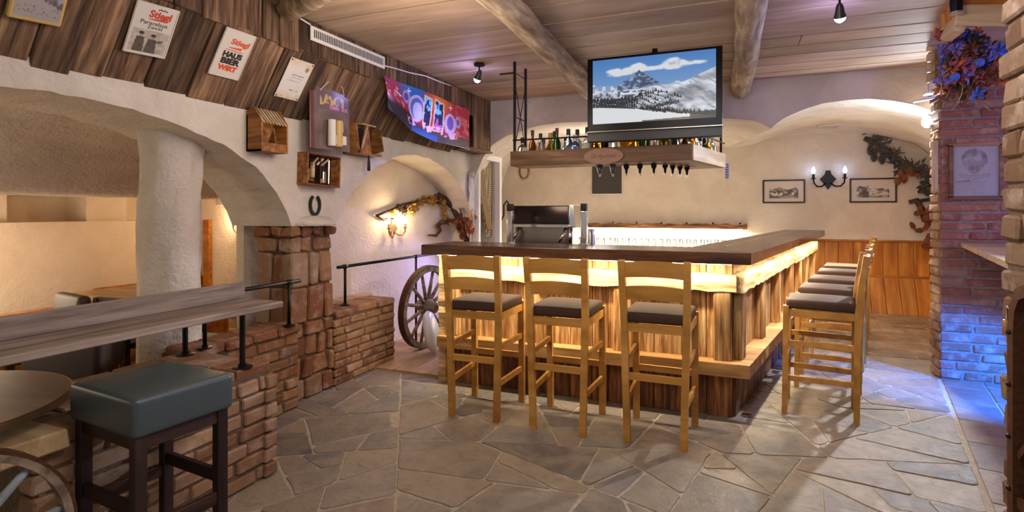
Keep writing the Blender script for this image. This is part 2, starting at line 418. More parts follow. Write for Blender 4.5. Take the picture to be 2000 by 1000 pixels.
# ---- brick pillar between the arches
pil = MB().box((-3.255, 3.44, .665), (.33, .42, 1.33)).build('brick_pillar', M['mortar'], origin=(-3.255, 3.44, 0))
tag(pil, 'rough brick and stone pillar between the two plaster arches', 'pillar', kind='structure')
def brick(par, c, d, mat, rot=None, ch=.012, jit=.006, name='brick'):
    vs, fs = chamfer(d[0], d[1], d[2], min(ch, min(d) * .3), jit); return mesh_obj(name, vs, fs, mat, par, c, rot)
rp = random.Random(11)
z = 0.0
rows = [.16, .16, .16, .11, .28, .26, .12, .085]
for i, h in enumerate(rows):
    ex = .02 if i == len(rows) - 1 else 0
    # face towards the room (+X) and the face towards the camera (-Y)
    y = 3.19 - ex
    while y < 3.66 + ex - .04:
        w = min(rp.uniform(.11, .2), 3.66 + ex - y)
        if 3.66 + ex - (y + w) < .06: w = 3.66 + ex - y
        brick(pil, (-3.105 + ex + rp.uniform(-.016, .006), y + w / 2, z + h / 2), (.11, w - .018, h - .014), M['brick'], None, .012, .010)
        y += w
    x = -3.40 - ex
    while x < -3.16:
        w = min(rp.uniform(.14, .24), -3.14 - x)
        brick(pil, (x + w / 2, 3.245 - ex + rp.uniform(-.012, .008), z + h / 2), (w - .018, .11, h - .014), M['brick'], None, .012, .010)
        x += w
    z += h
    if i == 4: pass
pil_h = z
MB().lathe([(.22, 0), (.215, .03), (.17, .065), (.05, .085), (1e-5, .088)], 24, (-3.12, 3.43, 1.335)).build('plaster_cap', M['plaster_col'], pil, True)
# ---- low brick walls
def brick_face(par, p0, u, n, length, height, course, lens, depth, mat, joint=.014, seed=1, proud=.012, jit=.005):
    """lay bricks on a vertical face: u along the wall, n outwards"""
    rg = random.Random(seed); u = Vector(u).normalized(); n = Vector(n).normalized()
    rot = Matrix((u, n, Vector((0, 0, 1)))).transposed(); k = max(1, round(height / course)); ch = height / k
    for r in range(k):
        s = 0.0; first = True
        while s < length - .02:
            w = rg.choice(lens) * rg.uniform(.9, 1.1)
            if first and r % 2: w *= .55
            first = False
            if length - (s + w) < .07: w = length - s
            c = Vector(p0) + u * (s + w / 2) + n * (-depth / 2 + proud + rg.uniform(-.006, .006)) + Vector((0, 0, (r + .5) * ch))
            brick(par, c, (w - joint, depth, ch - joint), mat, rot, .008, jit)
            s += w
HW = .62
wa = MB().box((-3.19, 4.1, HW / 2 - .02), (.276, .84, HW - .04)).build('brick_low_wall', M['mortar'], origin=(-3.2, 4.1, 0))
tag(wa, 'low brick wall beside the wagon wheel, right of the pillar', 'low wall', kind='structure')
brick_face(wa, (XL, 3.66, 0), (0, 1, 0), (1, 0, 0), .86, HW - .07, .07, [.24, .24, .13], .09, M['brick'], seed=4)
for i in range(3): brick(wa, (-3.18, 3.66 + .15 + i * .285, HW - .03), (.30, .275, .06), M['brick'])
brick_face(wa, (-3.3, 3.66, 0), (1, 0, 0), (0, -1, 0), .27, HW - .07, .07, [.14], .09, M['brick'], seed=9)
wb = MB().box((-3.12, 2.76, HW / 2 - .02), (.256, .86, HW - .04)).build('brick_low_wall', M['mortar'], origin=(-3.13, 2.76, 0))
tag(wb, 'low brick wall under the short pipe rail, left of the pillar', 'low wall', kind='structure')
brick_face(wb, (-2.99, 2.33, 0), (0, 1, 0), (1, 0, 0), .86, HW - .07, .075, [.26, .26, .15], .09, M['brick'], seed=5)
for i in range(4): brick(wb, (-3.1, 2.33 + .11 + i * .215, HW - .03), (.28, .205, .06), M['brick'])
wn = MB().box((-2.69, 1.77, HW / 2 - .02), (.636, 1.08, HW - .04)).build('brick_low_wall', M['mortar'], origin=(-2.68, 1.77, 0))
tag(wn, 'thick whitewashed brick low wall behind the black stool', 'low wall', kind='structure')
brick_face(wn, (-2.37, 1.2, 0), (0, 1, 0), (1, 0, 0), 1.13, HW - .06, .08, [.25, .25, .14], .1, M['bricktan'], seed=6)
brick_face(wn, (-3.0, 2.33, 0), (1, 0, 0), (0, 1, 0), .67, HW - .06, .08, [.25, .14], .08, M['bricktan'], seed=7)
for i in range(5):
    for j in range(3): brick(wn, (-2.48 - j * .212, 1.31 + i * .226, HW - .03), (.216, .216, .06), M['brick'], None, .008, .004)
board('cap_board', (-3.0, 1.19, HW - .02), (-2.31, 1.19, HW - .02), .22, .075, M['palewood'], wn, (0, 1, 0), .008, .004)
# ---- barn-board cladding on the left, slanting out from the plaster to the ceiling
cl = MB().prism([(XL, 0, 2.17), (XU - .05, 0, 2.58), (XU - .05, 0, ZC), (XL, 0, ZC)], (0, 1, 0), 5.66).build('trim_1', M['darkstain'], origin=(0, 0, 0)); cl.location.y += .3
for v in cl.data.vertices: v.co.y += 0
structure(cl); cl['label'] = 'weathered brown barn-board cladding slanting out above the plaster arches'
rc = random.Random(5); y = .3
E_UP = Vector((XU - XL, 0, 2.57 - 2.155)); LS = E_UP.length; E_UP.normalize(); N_SL = Vector((E_UP.z, 0, -E_UP.x))
while y < 5.62:
    w = min(rc.uniform(.13, .27), 5.66 - y); t = rc.uniform(.018, .034); e = rc.uniform(-.02, .025)
    a = Vector((XL, y + w / 2, 2.155)) - E_UP * (.02 + e) + N_SL * (t / 2 - .015); b = Vector((XU, y + w / 2, 2.575)) + N_SL * (t / 2 - .015)
    board('cladding_board', a, b, w - .006, t, M['barn'], cl, (0, 1, 0), .004, .003); y += w
y = .3
while y < YF - .02:
    w = min(rc.uniform(.12, .24), YF - y); low = 2.56 if y < 5.6 else 2.17; t = rc.uniform(.018, .03)
    board('cladding_board', (XU - .012 + t / 2, y + w / 2, low - rc.uniform(0, .02)), (XU - .012 + t / 2, y + w / 2, ZC - .003), w - .006, t, M['barn'], cl, (0, 1, 0), .004, .003); y += w
for i in range(2): board('soffit_board', (XU - .02 - i * .125, 5.62, 2.165), (XU - .02 - i * .125, YF, 2.165), .12, .02, M['barn'], cl, (1, 0, 0))
board('cladding_board', (XU - .14, YF - .012, 2.18), (XU - .14, YF - .012, ZC - .003), .26, .02, M['barn'], cl, (1, 0, 0))
# ---- plank ceiling and log beams
cei = structure(MB().box((.35, 3.9, ZC + .13), (6.9, 7.4, .06)).build('ceiling', M['darkstain'], origin=(0, 0, ZC)))
for (nx, l) in ():
    pass
ys = YF; rk = random.Random(21)
while ys > .9:
    w = rk.uniform(.26, .37)
    xs = -2.8; cuts = sorted([rk.uniform(-1.2, 2.2)]) if rk.random() < .35 else []
    for xe in cuts + [3.6]:
        board('ceiling_plank', (xs, ys - w / 2, ZC + .014), (xe - .004, ys - w / 2, ZC + .014 + rk.uniform(0, .004)), w - rk.uniform(.014, .024), .028, M['ceil'], cei, (0, 1, 0), .004); xs = xe
    ys -= w
def log_beam(p0, p1, r, label, seed):
    rg = random.Random(seed); p0, p1 = Vector(p0), Vector(p1); pts = []; rs = []; n = 16
    for i in range(n + 1):
        t = i / n; pts.append(p0.lerp(p1, t) + Vector((rg.uniform(-.008, .008), 0, rg.uniform(-.006, .006)))); rs.append(r * rg.uniform(.95, 1.05))
    rs[0] *= .9; rs[-1] *= .93
    o = MB().tube(pts, rs, 12).build('log_beam', M['log'], None, True, origin=(p0 + p1) / 2)
    me = o.data; rot = Matrix.Rotation(R(90), 3, 'Z')
    for v in me.vertices: v.co = rot.transposed() @ v.co
    o.rotation_euler = (0, 0, R(90)); me.set_sharp_from_angle(angle=R(45))
    return tag(o, label, 'beam')
log_beam((-1.22, 1.2, 2.705), (-1.40, YF - .02, 2.705), .095, 'round pale log beam on the ceiling passing behind the television', 1)
log_beam((.13, 1.2, 2.70), (.075, YF - .03, 2.70), .095, 'round pale log beam on the ceiling to the right of the television', 2)
lb = AZ(560, 12, 2.70)
log_beam((-2.70, 2.80, 2.775), (-1.7, 2.36, 2.775), .09, 'dark cut log beam end at the top left against the cladding', 3)
# ---- arched front, vaults and back wall behind the bar
fl = [(-3.06, 0.9), (-3.05, 1.5), (-2.98, 1.9), (-2.87, 2.13), (-2.74, 2.275), (-2.573, 2.362), (-2.177, 2.464), (-1.871, 2.488), (-1.577, 2.475), (-.9, 2.455), (-.091, 2.424), (.181, 2.386), (.29, 2.34), (.358, 2.29)]
fr = [(.358, 2.29), (.42, 2.35), (.508, 2.407), (.664, 2.469), (.822, 2.514), (1.023, 2.532), (1.22, 2.53), (1.411, 2.495), (1.597, 2.438), (1.71, 2.378), (1.85, 2.28), (2.1, 2.0), (2.3, 1.6), (2.36, 1.0)]
bl = [(-4.0, .9), (-4.0, 1.7), (-3.97, 1.95), (-3.85, 2.28), (-3.4, 2.5), (-2.5, 2.62), (-1.2, 2.62), (-.4, 2.5), (-.139, 2.44)]
br = [(-.139, 2.44), (.1, 2.445), (.325, 2.474), (.52, 2.576), (1.0, 2.61), (1.4, 2.61), (1.85, 2.57), (2.4, 2.4), (2.7, 2.1), (2.78, 1.0)]
def resample(p, n):
    d = [0]
    for a, b in zip(p, p[1:]): d.append(d[-1] + math.hypot(b[0] - a[0], b[1] - a[1]))
    out = []
    for i in range(n + 1):
        s = d[-1] * i / n; j = 0
        while j < len(d) - 2 and d[j + 1] < s: j += 1
        t = (s - d[j]) / (d[j + 1] - d[j]); out.append((p[j][0] + (p[j + 1][0] - p[j][0]) * t, p[j][1] + (p[j + 1][1] - p[j][1]) * t))
    return out
def loft(mb, f, b, n, m=8):
    F_, B_ = resample(f, n), resample(b, n); vs = []; fs = []
    for j in range(m + 1):
        t = j / m
        for (x0, z0), (x1, z1) in zip(F_, B_): vs.append((x0 + (x1 - x0) * t, YF + (YB - YF) * t, z0 + (z1 - z0) * t))
    for j in range(m):
        for i in range(n): fs.append((j * (n + 1) + i, j * (n + 1) + i + 1, (j + 1) * (n + 1) + i + 1, (j + 1) * (n + 1) + i))
    mb.add(vs, fs); return F_
mb = MB(); Fl = loft(mb, fl, bl, 48); Fr = loft(mb, fr, br, 40)
vo = mb.build('ceiling_vault', M['plaster'], None, True, origin=(0, 0, 0)); structure(vo)
mb = MB(); fp = Fl + Fr[1:]; vs = []; fs = []
for (x, z) in fp: vs += [(x, YF, z), (x, YF, (z + ZC + .05) / 2), (x, YF, ZC + .05)]
for i in range(len(fp) - 1):
    for k in range(2): fs.append((i * 3 + k, i * 3 + 3 + k, i * 3 + 4 + k, i * 3 + 1 + k))
mb.add(vs, fs); mb.box((2.86, YF + .1, 1.4), (1.0, .2, 2.8))
structure(mb.build('wall_arch', M['plaster'], None, origin=(0, 0, 0)))
structure(MB().box((-.6, YB + .05, 1.4), (7.4, .1, 2.8)).build('wall_back', M['plaster_warm'], origin=(0, 0, 0)))
structure(MB().prism([(-3.05, 7.02, 0), (-4.02, 9.4, 0), (-4.1, 9.4, 0), (-3.13, 7.02, 0)], (0, 0, 1), 1.75).build('wall_behind_bar', M['plaster'], origin=(0, 0, 0)))
structure(MB().box((2.84, 7.8, 1.1), (.1, 3.2, 2.2)).build('wall_right_back', M['plaster_warm'], origin=(0, 0, 0)))
# ---- pine wainscot with slanting lower boards
wc = structure(MB().box((1.5, YB - .012, .5), (2.36, .02, 1.0)).build('trim_2', M['pine'], origin=(1.5, YB, 0)))
wc['label'] = 'honey pine wainscot boards along the foot of the back wall'
x = .34; rq = random.Random(8)
while x < 2.68:
    w = .185
    board('wainscot_board', (x + w / 2, YB - .032, .51), (x + w / 2, YB - .032, 1.0), w - .005, .018, M['pine'], wc, (1, 0, 0), .005)
    board('wainscot_board', (x + w / 2, YB - .27, .0), (x + w / 2, YB - .06, .49), w - .005, .018, M['pine'], wc, (1, 0, 0), .005)
    x += w
board('wainscot_rail', (.34, YB - .05, .50), (2.7, YB - .05, .50), .05, .04, M['pine'], wc, (0, 0, 1))
board('wainscot_cap', (.34, YB - .04, 1.015), (2.7, YB - .04, 1.015), .03, .04, M['pine'], wc, (0, 0, 1))
y = 7.0
while y < YB - .3:
    board('wainscot_board', (2.47, y + .09, 0), (2.74, y + .09, .5), .18, .018, M['pine'], wc, (0, 1, 0), .005)
    board('wainscot_board', (2.76, y + .09, .5), (2.76, y + .09, 1.0), .18, .018, M['pine'], wc, (0, 1, 0), .005); y += .185
# ---- right: brick pier beyond the bar and the brick jamb beside the photographer
pr = MB().box((2.34, 5.915, ZC / 2), (1.34, .23, ZC)).build('wall_right', M['mortar3'], origin=(2.3, 5.9, 0)); structure(pr)
pr['label'] = 'reddish brick pier at the right end of the room'
brick_face(pr, (1.65, 5.80, 0), (1, 0, 0), (0, -1, 0), 1.3, ZC, .079, [.40, .19, .40, .3], .08, M['brickred'], seed=15, joint=.017)
brick_face(pr, (1.66, 6.04, 0), (0, -1, 0), (-1, 0, 0), .25, ZC, .079, [.25, .13], .07, M['bricktan'], seed=16, joint=.015)
jb = MB().box((1.31, 1.36, ZC / 2), (1.0, 1.70, ZC)).build('wall_jamb', M['mortar'], origin=(1.3, 1.4, 0)); structure(jb)
jb['label'] = 'tan brick jamb at the right edge behind the iron gate'
brick_face(jb, (.80, .6, 0), (0, 1, 0), (-1, 0, 0), 1.62, ZC, .085, [.25, .14], .1, M['brickjamb'], seed=17, joint=.009, jit=.006, proud=.002)
structure(MB().box((3.4, 4.0, ZC / 2), (.1, 4.6, ZC)).build('wall_right_side', M['plaster'], origin=(0, 0, 0)))
p_ = AZ(1617, 247, 2.575); o = MB().box((p_.x, p_.y, 2.57), (.26, .30, .012)).build('vault_plate', M['card'], None); tag(o, 'small beige cover plate on the right vault', 'cover plate')
# ---- side room seen through the open arch
def sheet(mb, rowsx):
    n = len(rowsx[0]); vs = [p for r_ in rowsx for p in r_]; fs = []
    for j in range(len(rowsx) - 1):
        for i in range(n - 1): fs.append((j * n + i, j * n + i + 1, (j + 1) * n + i + 1, (j + 1) * n + i))
    return mb.add(vs, fs)
vp = [(-3.62, 2.03), (-3.8, 2.04), (-4.05, 2.0), (-4.3, 1.9), (-4.5, 1.78), (-4.66, 1.66), (-4.76, 1.585), (-4.84, 1.56), (-4.95, 1.575), (-5.0, 1.62), (-5.05, 2.0)]
vp = resample(vp, 26)
mb = MB(); rv = random.Random(2)
sheet(mb, [[(x, -.4 + j * .2, z + rv.uniform(-.008, .008) + .10 * max(0, math.sin(j * .2 * 1.4)) * (1 if -4.9 < x < -4.3 else 0)) for (x, z) in vp] for j in range(29)])
structure(mb.build('ceiling_side', M['plaster_col'], None, True, origin=(0, 0, 0)))
structure(MB().box((-5.9, 2.3, 2.04), (1.8, 6.0, .08)).build('ceiling_side_back', M['plaster_warm'], origin=(0, 0, 0)))
structure(MB().box((-6.75, 2.3, 1.0), (.1, 6.0, 2.1)).build('wall_side_left', M['plaster_warm'], origin=(0, 0, 0)))
structure(MB().box((-6.5, 2.3, .67), (.4, 6.0, 1.34)).build('wall_side_ledge', M['plaster_warm'], origin=(0, 0, 0)))
structure(MB().box((-5.25, 5.2, 1.05), (3.1, .3, 2.1)).build('wall_side_end', M['plaster_warm'], origin=(0, 0, 0)))
for p in ((-6.55, 3.95, .42), (-6.55, 2.9, .30)):
    structure(MB().box((p[0], p[1], 1.69), (.34, p[2], .7)).build('wall_side_pier', M['plaster_warm']))
tr = structure(MB().box((-6.27, 4.4, .32), (.03, 1.3, .62)).build('trim_3', M['pine'])); tr['label'] = 'orange pine panelling low on the side room wall'
for i in range(3): MB().box((-6.25, 3.95 + i * .42, .33), (.02, .34, .5)).build('panel', M['pine'], tr)
ve = AX(28, 371, -6.69)
vg = MB().box((-6.685, ve.y, ve.z), (.02, .62, .10)).build('vent_grille', M['card']); tag(vg, 'beige slotted air vent high on the side room wall', 'vent')
for i in range(22): MB().box((-6.672, ve.y - .29 + i * .0276, ve.z), (.01, .012, .08)).build('slot', M['darkpl'], vg)
# plaster column
mb = MB(); rg = random.Random(4); rings = 26; n = 26; vs = []; fs = []
for j in range(rings + 1):
    z = 2.06 * j / rings
    for k in range(n):
        a = 2 * PI * k / n; q = .176 + .012 * math.sin(3 * a + z * 2.2) + .008 * math.sin(7 * a - z * 6) + rg.uniform(-.005, .005) + (.05 * max(0, (z - 1.85) / .2))
        vs.append((-3.40 + q * math.cos(a), 2.5 + q * math.sin(a), z))
for j in range(rings):
    for k in range(n): fs.append((j * n + k, j * n + (k + 1) % n, (j + 1) * n + (k + 1) % n, (j + 1) * n + k))
mb.add(vs, fs); co = mb.build('plaster_column', M['plaster_col'], None, True, origin=(-3.4, 2.5, 0))
tag(co, 'rough white plaster column standing under the left arch', 'column', kind='structure')
# ---- floors
flo = structure(MB().box((-.16, 5, -.0535), (7.1, 10, .10)).build('floor', M['mortar2'], origin=(0, 0, -.01)))
fs_ = structure(MB().box((-5.0, 2.3, -.04), (3.4, 6.2, .08)).build('floor_side', M['floorwood'], origin=(-5, 2.3, 0)))
for i in range(14): board('floor_plank', (-6.3, -.4 + i * .4, .004), (-3.7, -.4 + i * .4, .004), .39, .01, M['floorwood'], fs_, (0, 1, 0), .002)
def clip(poly, nx, ny, c):
    out = []
    for i in range(len(poly)):
        p, q = poly[i], poly[(i + 1) % len(poly)]; a = nx * p[0] + ny * p[1] - c; b = nx * q[0] + ny * q[1] - c
        if a <= 0: out.append(p)
        if a * b < 0: t = a / (a - b); out.append((p[0] + (q[0] - p[0]) * t, p[1] + (q[1] - p[1]) * t))
    return out
BD = Vector((1.63 - 1.167, 5.7 - 3.43)).normalized(); BN = Vector((BD.y, -BD.x)); BC = BN.x * 1.63 + BN.y * 5.7       # border line at the right
SD = Vector((.214, .977)); SN = Vector((.977, -.214))                                                     # bar side direction, outward normal
BARC = Vector((.009, 4.15))
rs = random.Random(31)
def area(p): return abs(sum(p[k][0] * p[(k + 1) % len(p)][1] - p[(k + 1) % len(p)][0] * p[k][1] for k in range(len(p)))) / 2
def split(poly, out):
    a = area(poly); goal = rs.choice([.05, .09, .13, .18, .26])
    if a < goal or a < .03: out.append(poly); return
    cx, cy = sum(p[0] for p in poly) / len(poly), sum(p[1] for p in poly) / len(poly)
    sxx = sum((p[0] - cx) ** 2 for p in poly); syy = sum((p[1] - cy) ** 2 for p in poly); sxy = sum((p[0] - cx) * (p[1] - cy) for p in poly)
    th = .5 * math.atan2(2 * sxy, sxx - syy) + R(rs.gauss(0, 24)); e = .22 * math.sqrt(a)
    nx, ny = math.cos(th), math.sin(th); c = nx * (cx + rs.uniform(-e, e)) + ny * (cy + rs.uniform(-e, e))
    for q in (clip(poly, nx, ny, c), clip(poly, -nx, -ny, -c)):
        if len(q) >= 3 and area(q) > .004: split(q, out)
big = [(-3.3, 1.0), (2.4, 1.0), (2.4, 6.47), (-3.3, 6.47)]; polys = []
split(clip(big, BN.x, BN.y, BC), polys); nst = 0
for poly in polys:
    s = (sum(p[0] for p in poly) / len(poly), sum(p[1] for p in poly) / len(poly))
    rel = Vector(s) - BARC
    if s[1] > 4.5 and rel.dot(SN) < -.3 and s[0] > -2.3: continue
    q = poly; m = len(poly); sg_ = sum(poly[k][0] * poly[(k + 1) % m][1] - poly[(k + 1) % m][0] * poly[k][1] for k in range(m))
    src = poly if sg_ > 0 else poly[::-1]
    for k in range(m):
        p, r2 = src[k], src[(k + 1) % m]; dx, dy = r2[0] - p[0], r2[1] - p[1]; l = math.hypot(dx, dy)
        if l < 1e-5: continue
        nx, ny = dy / l, -dx / l; q = clip(q, nx, ny, nx * p[0] + ny * p[1] - rs.uniform(.003, .008))
        if len(q) < 3: break
    if len(q) < 3 or area(q) < .004: continue
    rag = []; m = len(q)
    for k in range(m):
        p, r2 = q[k], q[(k + 1) % m]; pv = q[k - 1]; l = math.hypot(r2[0] - p[0], r2[1] - p[1]); l0 = math.hypot(pv[0] - p[0], pv[1] - p[1]); cr = min(.03, l * .3, l0 * .3) * rs.uniform(.3, 1)
        if l < 1e-4 or l0 < 1e-4: rag.append(p); continue
        rag.append((p[0] + (pv[0] - p[0]) * cr / l0, p[1] + (pv[1] - p[1]) * cr / l0)); rag.append((p[0] + (r2[0] - p[0]) * cr / l, p[1] + (r2[1] - p[1]) * cr / l))
        m_ = int(l / .09); nx, ny = (r2[1] - p[1]) / l, -(r2[0] - p[0]) / l
        for e in range(1, m_):
            d = rs.uniform(-.007, .003) * (1 if nx * (s[0] - p[0]) + ny * (s[1] - p[1]) < 0 else -1); rag.append((p[0] + (r2[0] - p[0]) * e / m_ + nx * d, p[1] + (r2[1] - p[1]) * e / m_ + ny * d))
    n = len(rag); h = rs.uniform(-.002, .003); tx, ty = rs.uniform(-.008, .008), rs.uniform(-.008, .008)
    f_ = lambda p, k, z: ((p[0] - s[0]) * k, (p[1] - s[1]) * k, z + tx * (p[0] - s[0]) + ty * (p[1] - s[1]))
    vs = [f_(p, 1, -.03) for p in rag] + [f_(p, 1, h - .0025) for p in rag] + [f_(p, .985, h) for p in rag]
    fs = [tuple(range(2 * n, 3 * n))] + [(a * n + k, a * n + (k + 1) % n, (a + 1) * n + (k + 1) % n, (a + 1) * n + k) for a in range(2) for k in range(n)]
    mesh_obj('flagstone', vs, fs, M['stone'], flo, (s[0], s[1], 0)); nst += 1
print('flagstones', nst)
y = 6.48; r = 0
while y < YB - .05:
    x = .45 + (r % 2) * .17
    while x < 2.75:
        w = rs.uniform(.26, .36)
        if (Vector((x, y)) - BARC).dot(SN) > -.4: brick(flo, (x + w / 2, y + .07, -.012), (w - .008, .138, .03), M['clinker'], None, .004, .002, 'floor_tile')
        x += w
    y += .146; r += 1
for j in range(3):
    s = -2.2 + j * .13
    while s < 3.2:
        l = .44; p = Vector((1.167, 3.43)) + BD * (s + l / 2) + BN * (.02 + .14 + j * .285)
        if p.y < 6.3: brick(flo, (p.x, p.y, -.013), (.275, l - .012, .03), M['tilered'], (0, 0, -math.atan2(BD.x, BD.y)), .005, .002, 'border_tile')
        s += l
fw = structure(MB().box((-2.95, 5.25, .004), (1.30, 2.1, .014)).build('floor_wood', M['floorwood'], origin=(-2.68, 5.25, 0)))
for i in range(4): board('floor_plank', (-3.03 + i * .185 + .09, 4.2, .018), (-3.03 + i * .185 + .09, 6.3, .018), .182, .012, M['floorwood'], fw, (1, 0, 0), .002)
# ================================================================== THE BAR
XE = -2.33                                             # left end of the bar
S2 = lambda p: (p.x, p.y)
def side_pt(s, off, z): p = BARC + SD * s + SN * off; return Vector((p.x, p.y, z))
SLEN = 4.95
bar = thing('bar_counter', 'wooden bar clad in reclaimed boards with hewn beam and foot ledge', 'bar', (-1.1, 4.3, 0))
core = MB().box(((XE + 0) / 2, 4.26, .54), (-XE - .02, .14, 1.08))
core.build('front_core', M['darkstain'], bar)
MB().bar(side_pt(.05, -.12, .54), side_pt(SLEN, -.12, .54), 1.08, .14).build('side_core', M['darkstain'], bar)
rb = random.Random(14)
x = XE + .02
while x < -.02:
    w = min(rb.uniform(.11, .21), -x)
    if -.02 - (x + w) < .05: w = -x - .005
    board('body_board', (x + w / 2, 4.178, .40), (x + w / 2, 4.178 - rb.uniform(0, .006), 1.084), w - .004, .022, M['larch'], bar, (1, 0, 0), .003)
    board('plinth_board', (x + w / 2, 4.165, .0), (x + w / 2, 4.165 - rb.uniform(0, .006), .315), w - .004, .024, M['larchred'], bar, (1, 0, 0), .003)
    x += w
s = .03
while s < SLEN:
    w = rb.uniform(.12, .22)
    a, b = side_pt(s + w / 2, -.03, .40), side_pt(s + w / 2, -.028, 1.084)
    board('body_board', a, b, w - .005, .022, M['larch'], bar, (SD.x, SD.y, 0), .003)
    board('plinth_board', side_pt(s + w / 2, -.012, 0), side_pt(s + w / 2, -.010, .315), w - .005, .024, M['larchred'], bar, (SD.x, SD.y, 0), .003)
    s += w
for xp in (-2.2, -1.49, -.77, -.07): board('post', (xp, 4.135, .40), (xp, 4.135, .90), .12, .075, M['larch'], bar, (1, 0, 0), .01, .004)
for k in range(7): board('post', side_pt(.08 + k * .78, .012, .40), side_pt(.08 + k * .78, .012, .90), .12, .07, M['larch'], bar, (SD.x, SD.y, 0), .01, .004)
def hewn(name, p0, p1, n_, w, t, seed, mat):
    """rough beam with wavy edges; n_ points outwards"""
    rg = random.Random(seed); p0, p1, n_ = Vector(p0), Vector(p1), Vector(n_); L = (p1 - p0).length; k = int(L / .09); vs = []; fs = []; x = (p1 - p0).normalized()
    for i in range(k + 1):
        t_ = L * i / k; a, b, c = rg.uniform(-.008, .008), rg.uniform(-.012, .006), rg.uniform(-.006, .006)
        for (v, w_) in ((-.5, b), (-.18, c), (.15, -c - .004), (.5, a)):
            vs.append((t_, t / 2 + c * .7 - (.008 if v == .15 else 0), v * w + w_))
        vs += [(t_, -t / 2, w / 2 + a), (t_, -t / 2, -w / 2 + b)]
    for i in range(k):
        for q in range(6): fs.append((i * 6 + q, i * 6 + (q + 1) % 6, i * 6 + 6 + (q + 1) % 6, i * 6 + 6 + q))
    fs += [tuple(range(6)), tuple(k * 6 + q for q in range(5, -1, -1))]
    rot = Matrix((x, n_, Vector((0, 0, 1)))).transposed()
    return mesh_obj(name, vs, fs, mat, bar, p0, rot, False)
hewn('hewn_beam', (XE + .08, 4.125, .95), (.02, 4.125, .95), (0, -1, 0), .12, .075, 3, M['hewn'])
hewn('hewn_beam', side_pt(-.02, .025, .95), side_pt(SLEN, .025, .95), (SN.x, SN.y, 0), .12, .075, 4, M['hewn'])
led = .36
mb = MB()
q0 = BARC + SN * .10; 
def corner(offf, offs):   # crossing of the front offset line and the side offset line
    yy = 4.15 - offf; p = BARC + SN * offs; t = (yy - p.y) / SD.y; q = p + SD * t; return q
cA = corner(.115, .115); cB = corner(-.05, -.05); eA = BARC + SN * .115 + SD * SLEN; eB = BARC - SN * .05 + SD * SLEN
MB().prism([(XE + .03, 4.035, .315), (cA.x, cA.y, .315), (cB.x, cB.y, .315), (XE + .03, cB.y, .315)], (0, 0, 1), .09).build('foot_ledge', M['ledge'], bar)
MB().prism([(cA.x, cA.y, .315), (eA.x, eA.y, .315), (eB.x, eB.y, .315), (cB.x, cB.y, .315)], (0, 0, 1), .09).build('foot_ledge', M['ledge'], bar)
# live-edge end board at the left
mb = MB(); rg = random.Random(6); vs = []; fs = []; k = 22
for i in range(k + 1):
    z = 1.084 * i / k; e = rg.uniform(-.012, .012)
    vs += [(XE + .01 + rg.uniform(-.006, .006), 4.10 + e, z), (XE + .075, 4.11 + e, z), (XE + .075, 4.5, z), (XE + .01, 4.5, z)]
for i in range(k):
    for q in range(4): fs.append((i * 4 + q, i * 4 + (q + 1) % 4, i * 4 + 4 + (q + 1) % 4, i * 4 + 4 + q))
fs += [(0, 1, 2, 3), (k * 4 + 3, k * 4 + 2, k * 4 + 1, k * 4)]
o = mb.add(vs, fs).build('end_panel', M['hewn'], bar)
# LED strips under the worktop
MB().bar((XE + .06, 4.0, 1.088), (-.01, 4.0, 1.088), .006, .014).build('led_strip', M['led'], bar)
MB().bar(side_pt(.03, .11, 1.088), side_pt(SLEN - .05, .11, 1.088), .006, .014).build('led_strip', M['led'], bar)
light('bar_led', 'AREA', (-1.16, 3.985, 1.080), 21, (1, .86, .63), 2.25, (-1.16, 4.25, 0), .02)
m_ = side_pt(SLEN / 2, .122, 1.080)
la = light('bar_led', 'AREA', m_, 36, (1, .86, .63), SLEN - .1, None, .03); la.rotation_euler = (R(-12), 0, math.atan2(SD.y, SD.x))
for s in (.1, 1.35): 
    f = MB().lathe([(.035, 0), (.035, .006), (.02, .008)], 14, side_pt(s, .06, .006)).build('floor_light', M['chrome'], bar)
# worktop
ZT, TT = 1.171, .080
top = thing('bar_worktop', 'dark brown solid wood worktop of the L-shaped bar', 'worktop', (-1.1, 4.2, 1.09))
W0 = corner(.20, .14); W1 = corner(-.36, -.38); E0 = BARC + SN * .14 + SD * 5.05; E1 = BARC - SN * .38 + SD * 5.05
def slab(name, pts, seed):
    o = MB().prism([(p[0], p[1], ZT - TT) for p in pts], (0, 0, 1), TT).build(name, M['walnut'], top)
    b = o.modifiers.new('b', 'BEVEL'); b.width = .006; b.segments = 2; return o
slab('front_slab', [(-2.40, W0.y), (W0.x, W0.y), (W1.x, W1.y), (-2.40, W1.y)], 1)
o = slab('side_slab', [(W0.x, W0.y), (E0.x, E0.y), (E1.x, E1.y), (W1.x, W1.y)], 2)
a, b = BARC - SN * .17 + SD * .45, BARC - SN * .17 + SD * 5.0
MB().bar((a.x, a.y, ZT + .001), (b.x, b.y, ZT + .001), .004, .016).build('reflection_strip', M['chrome'], top)  # chrome strip added to imitate the reflection line on the side worktop
# inner work counter behind the front slab
ib = thing('work_counter', 'low steel work counter inside the bar behind the taps', 'counter', (-1.2, 4.85, 0))
MB().box((-1.3, 4.86, .45), (1.9, .62, .90)).build('cabinet', M['steel'], ib)
MB().box((-1.3, 4.86, .915), (1.94, .66, .03)).build('work_surface', M['steel'], ib)

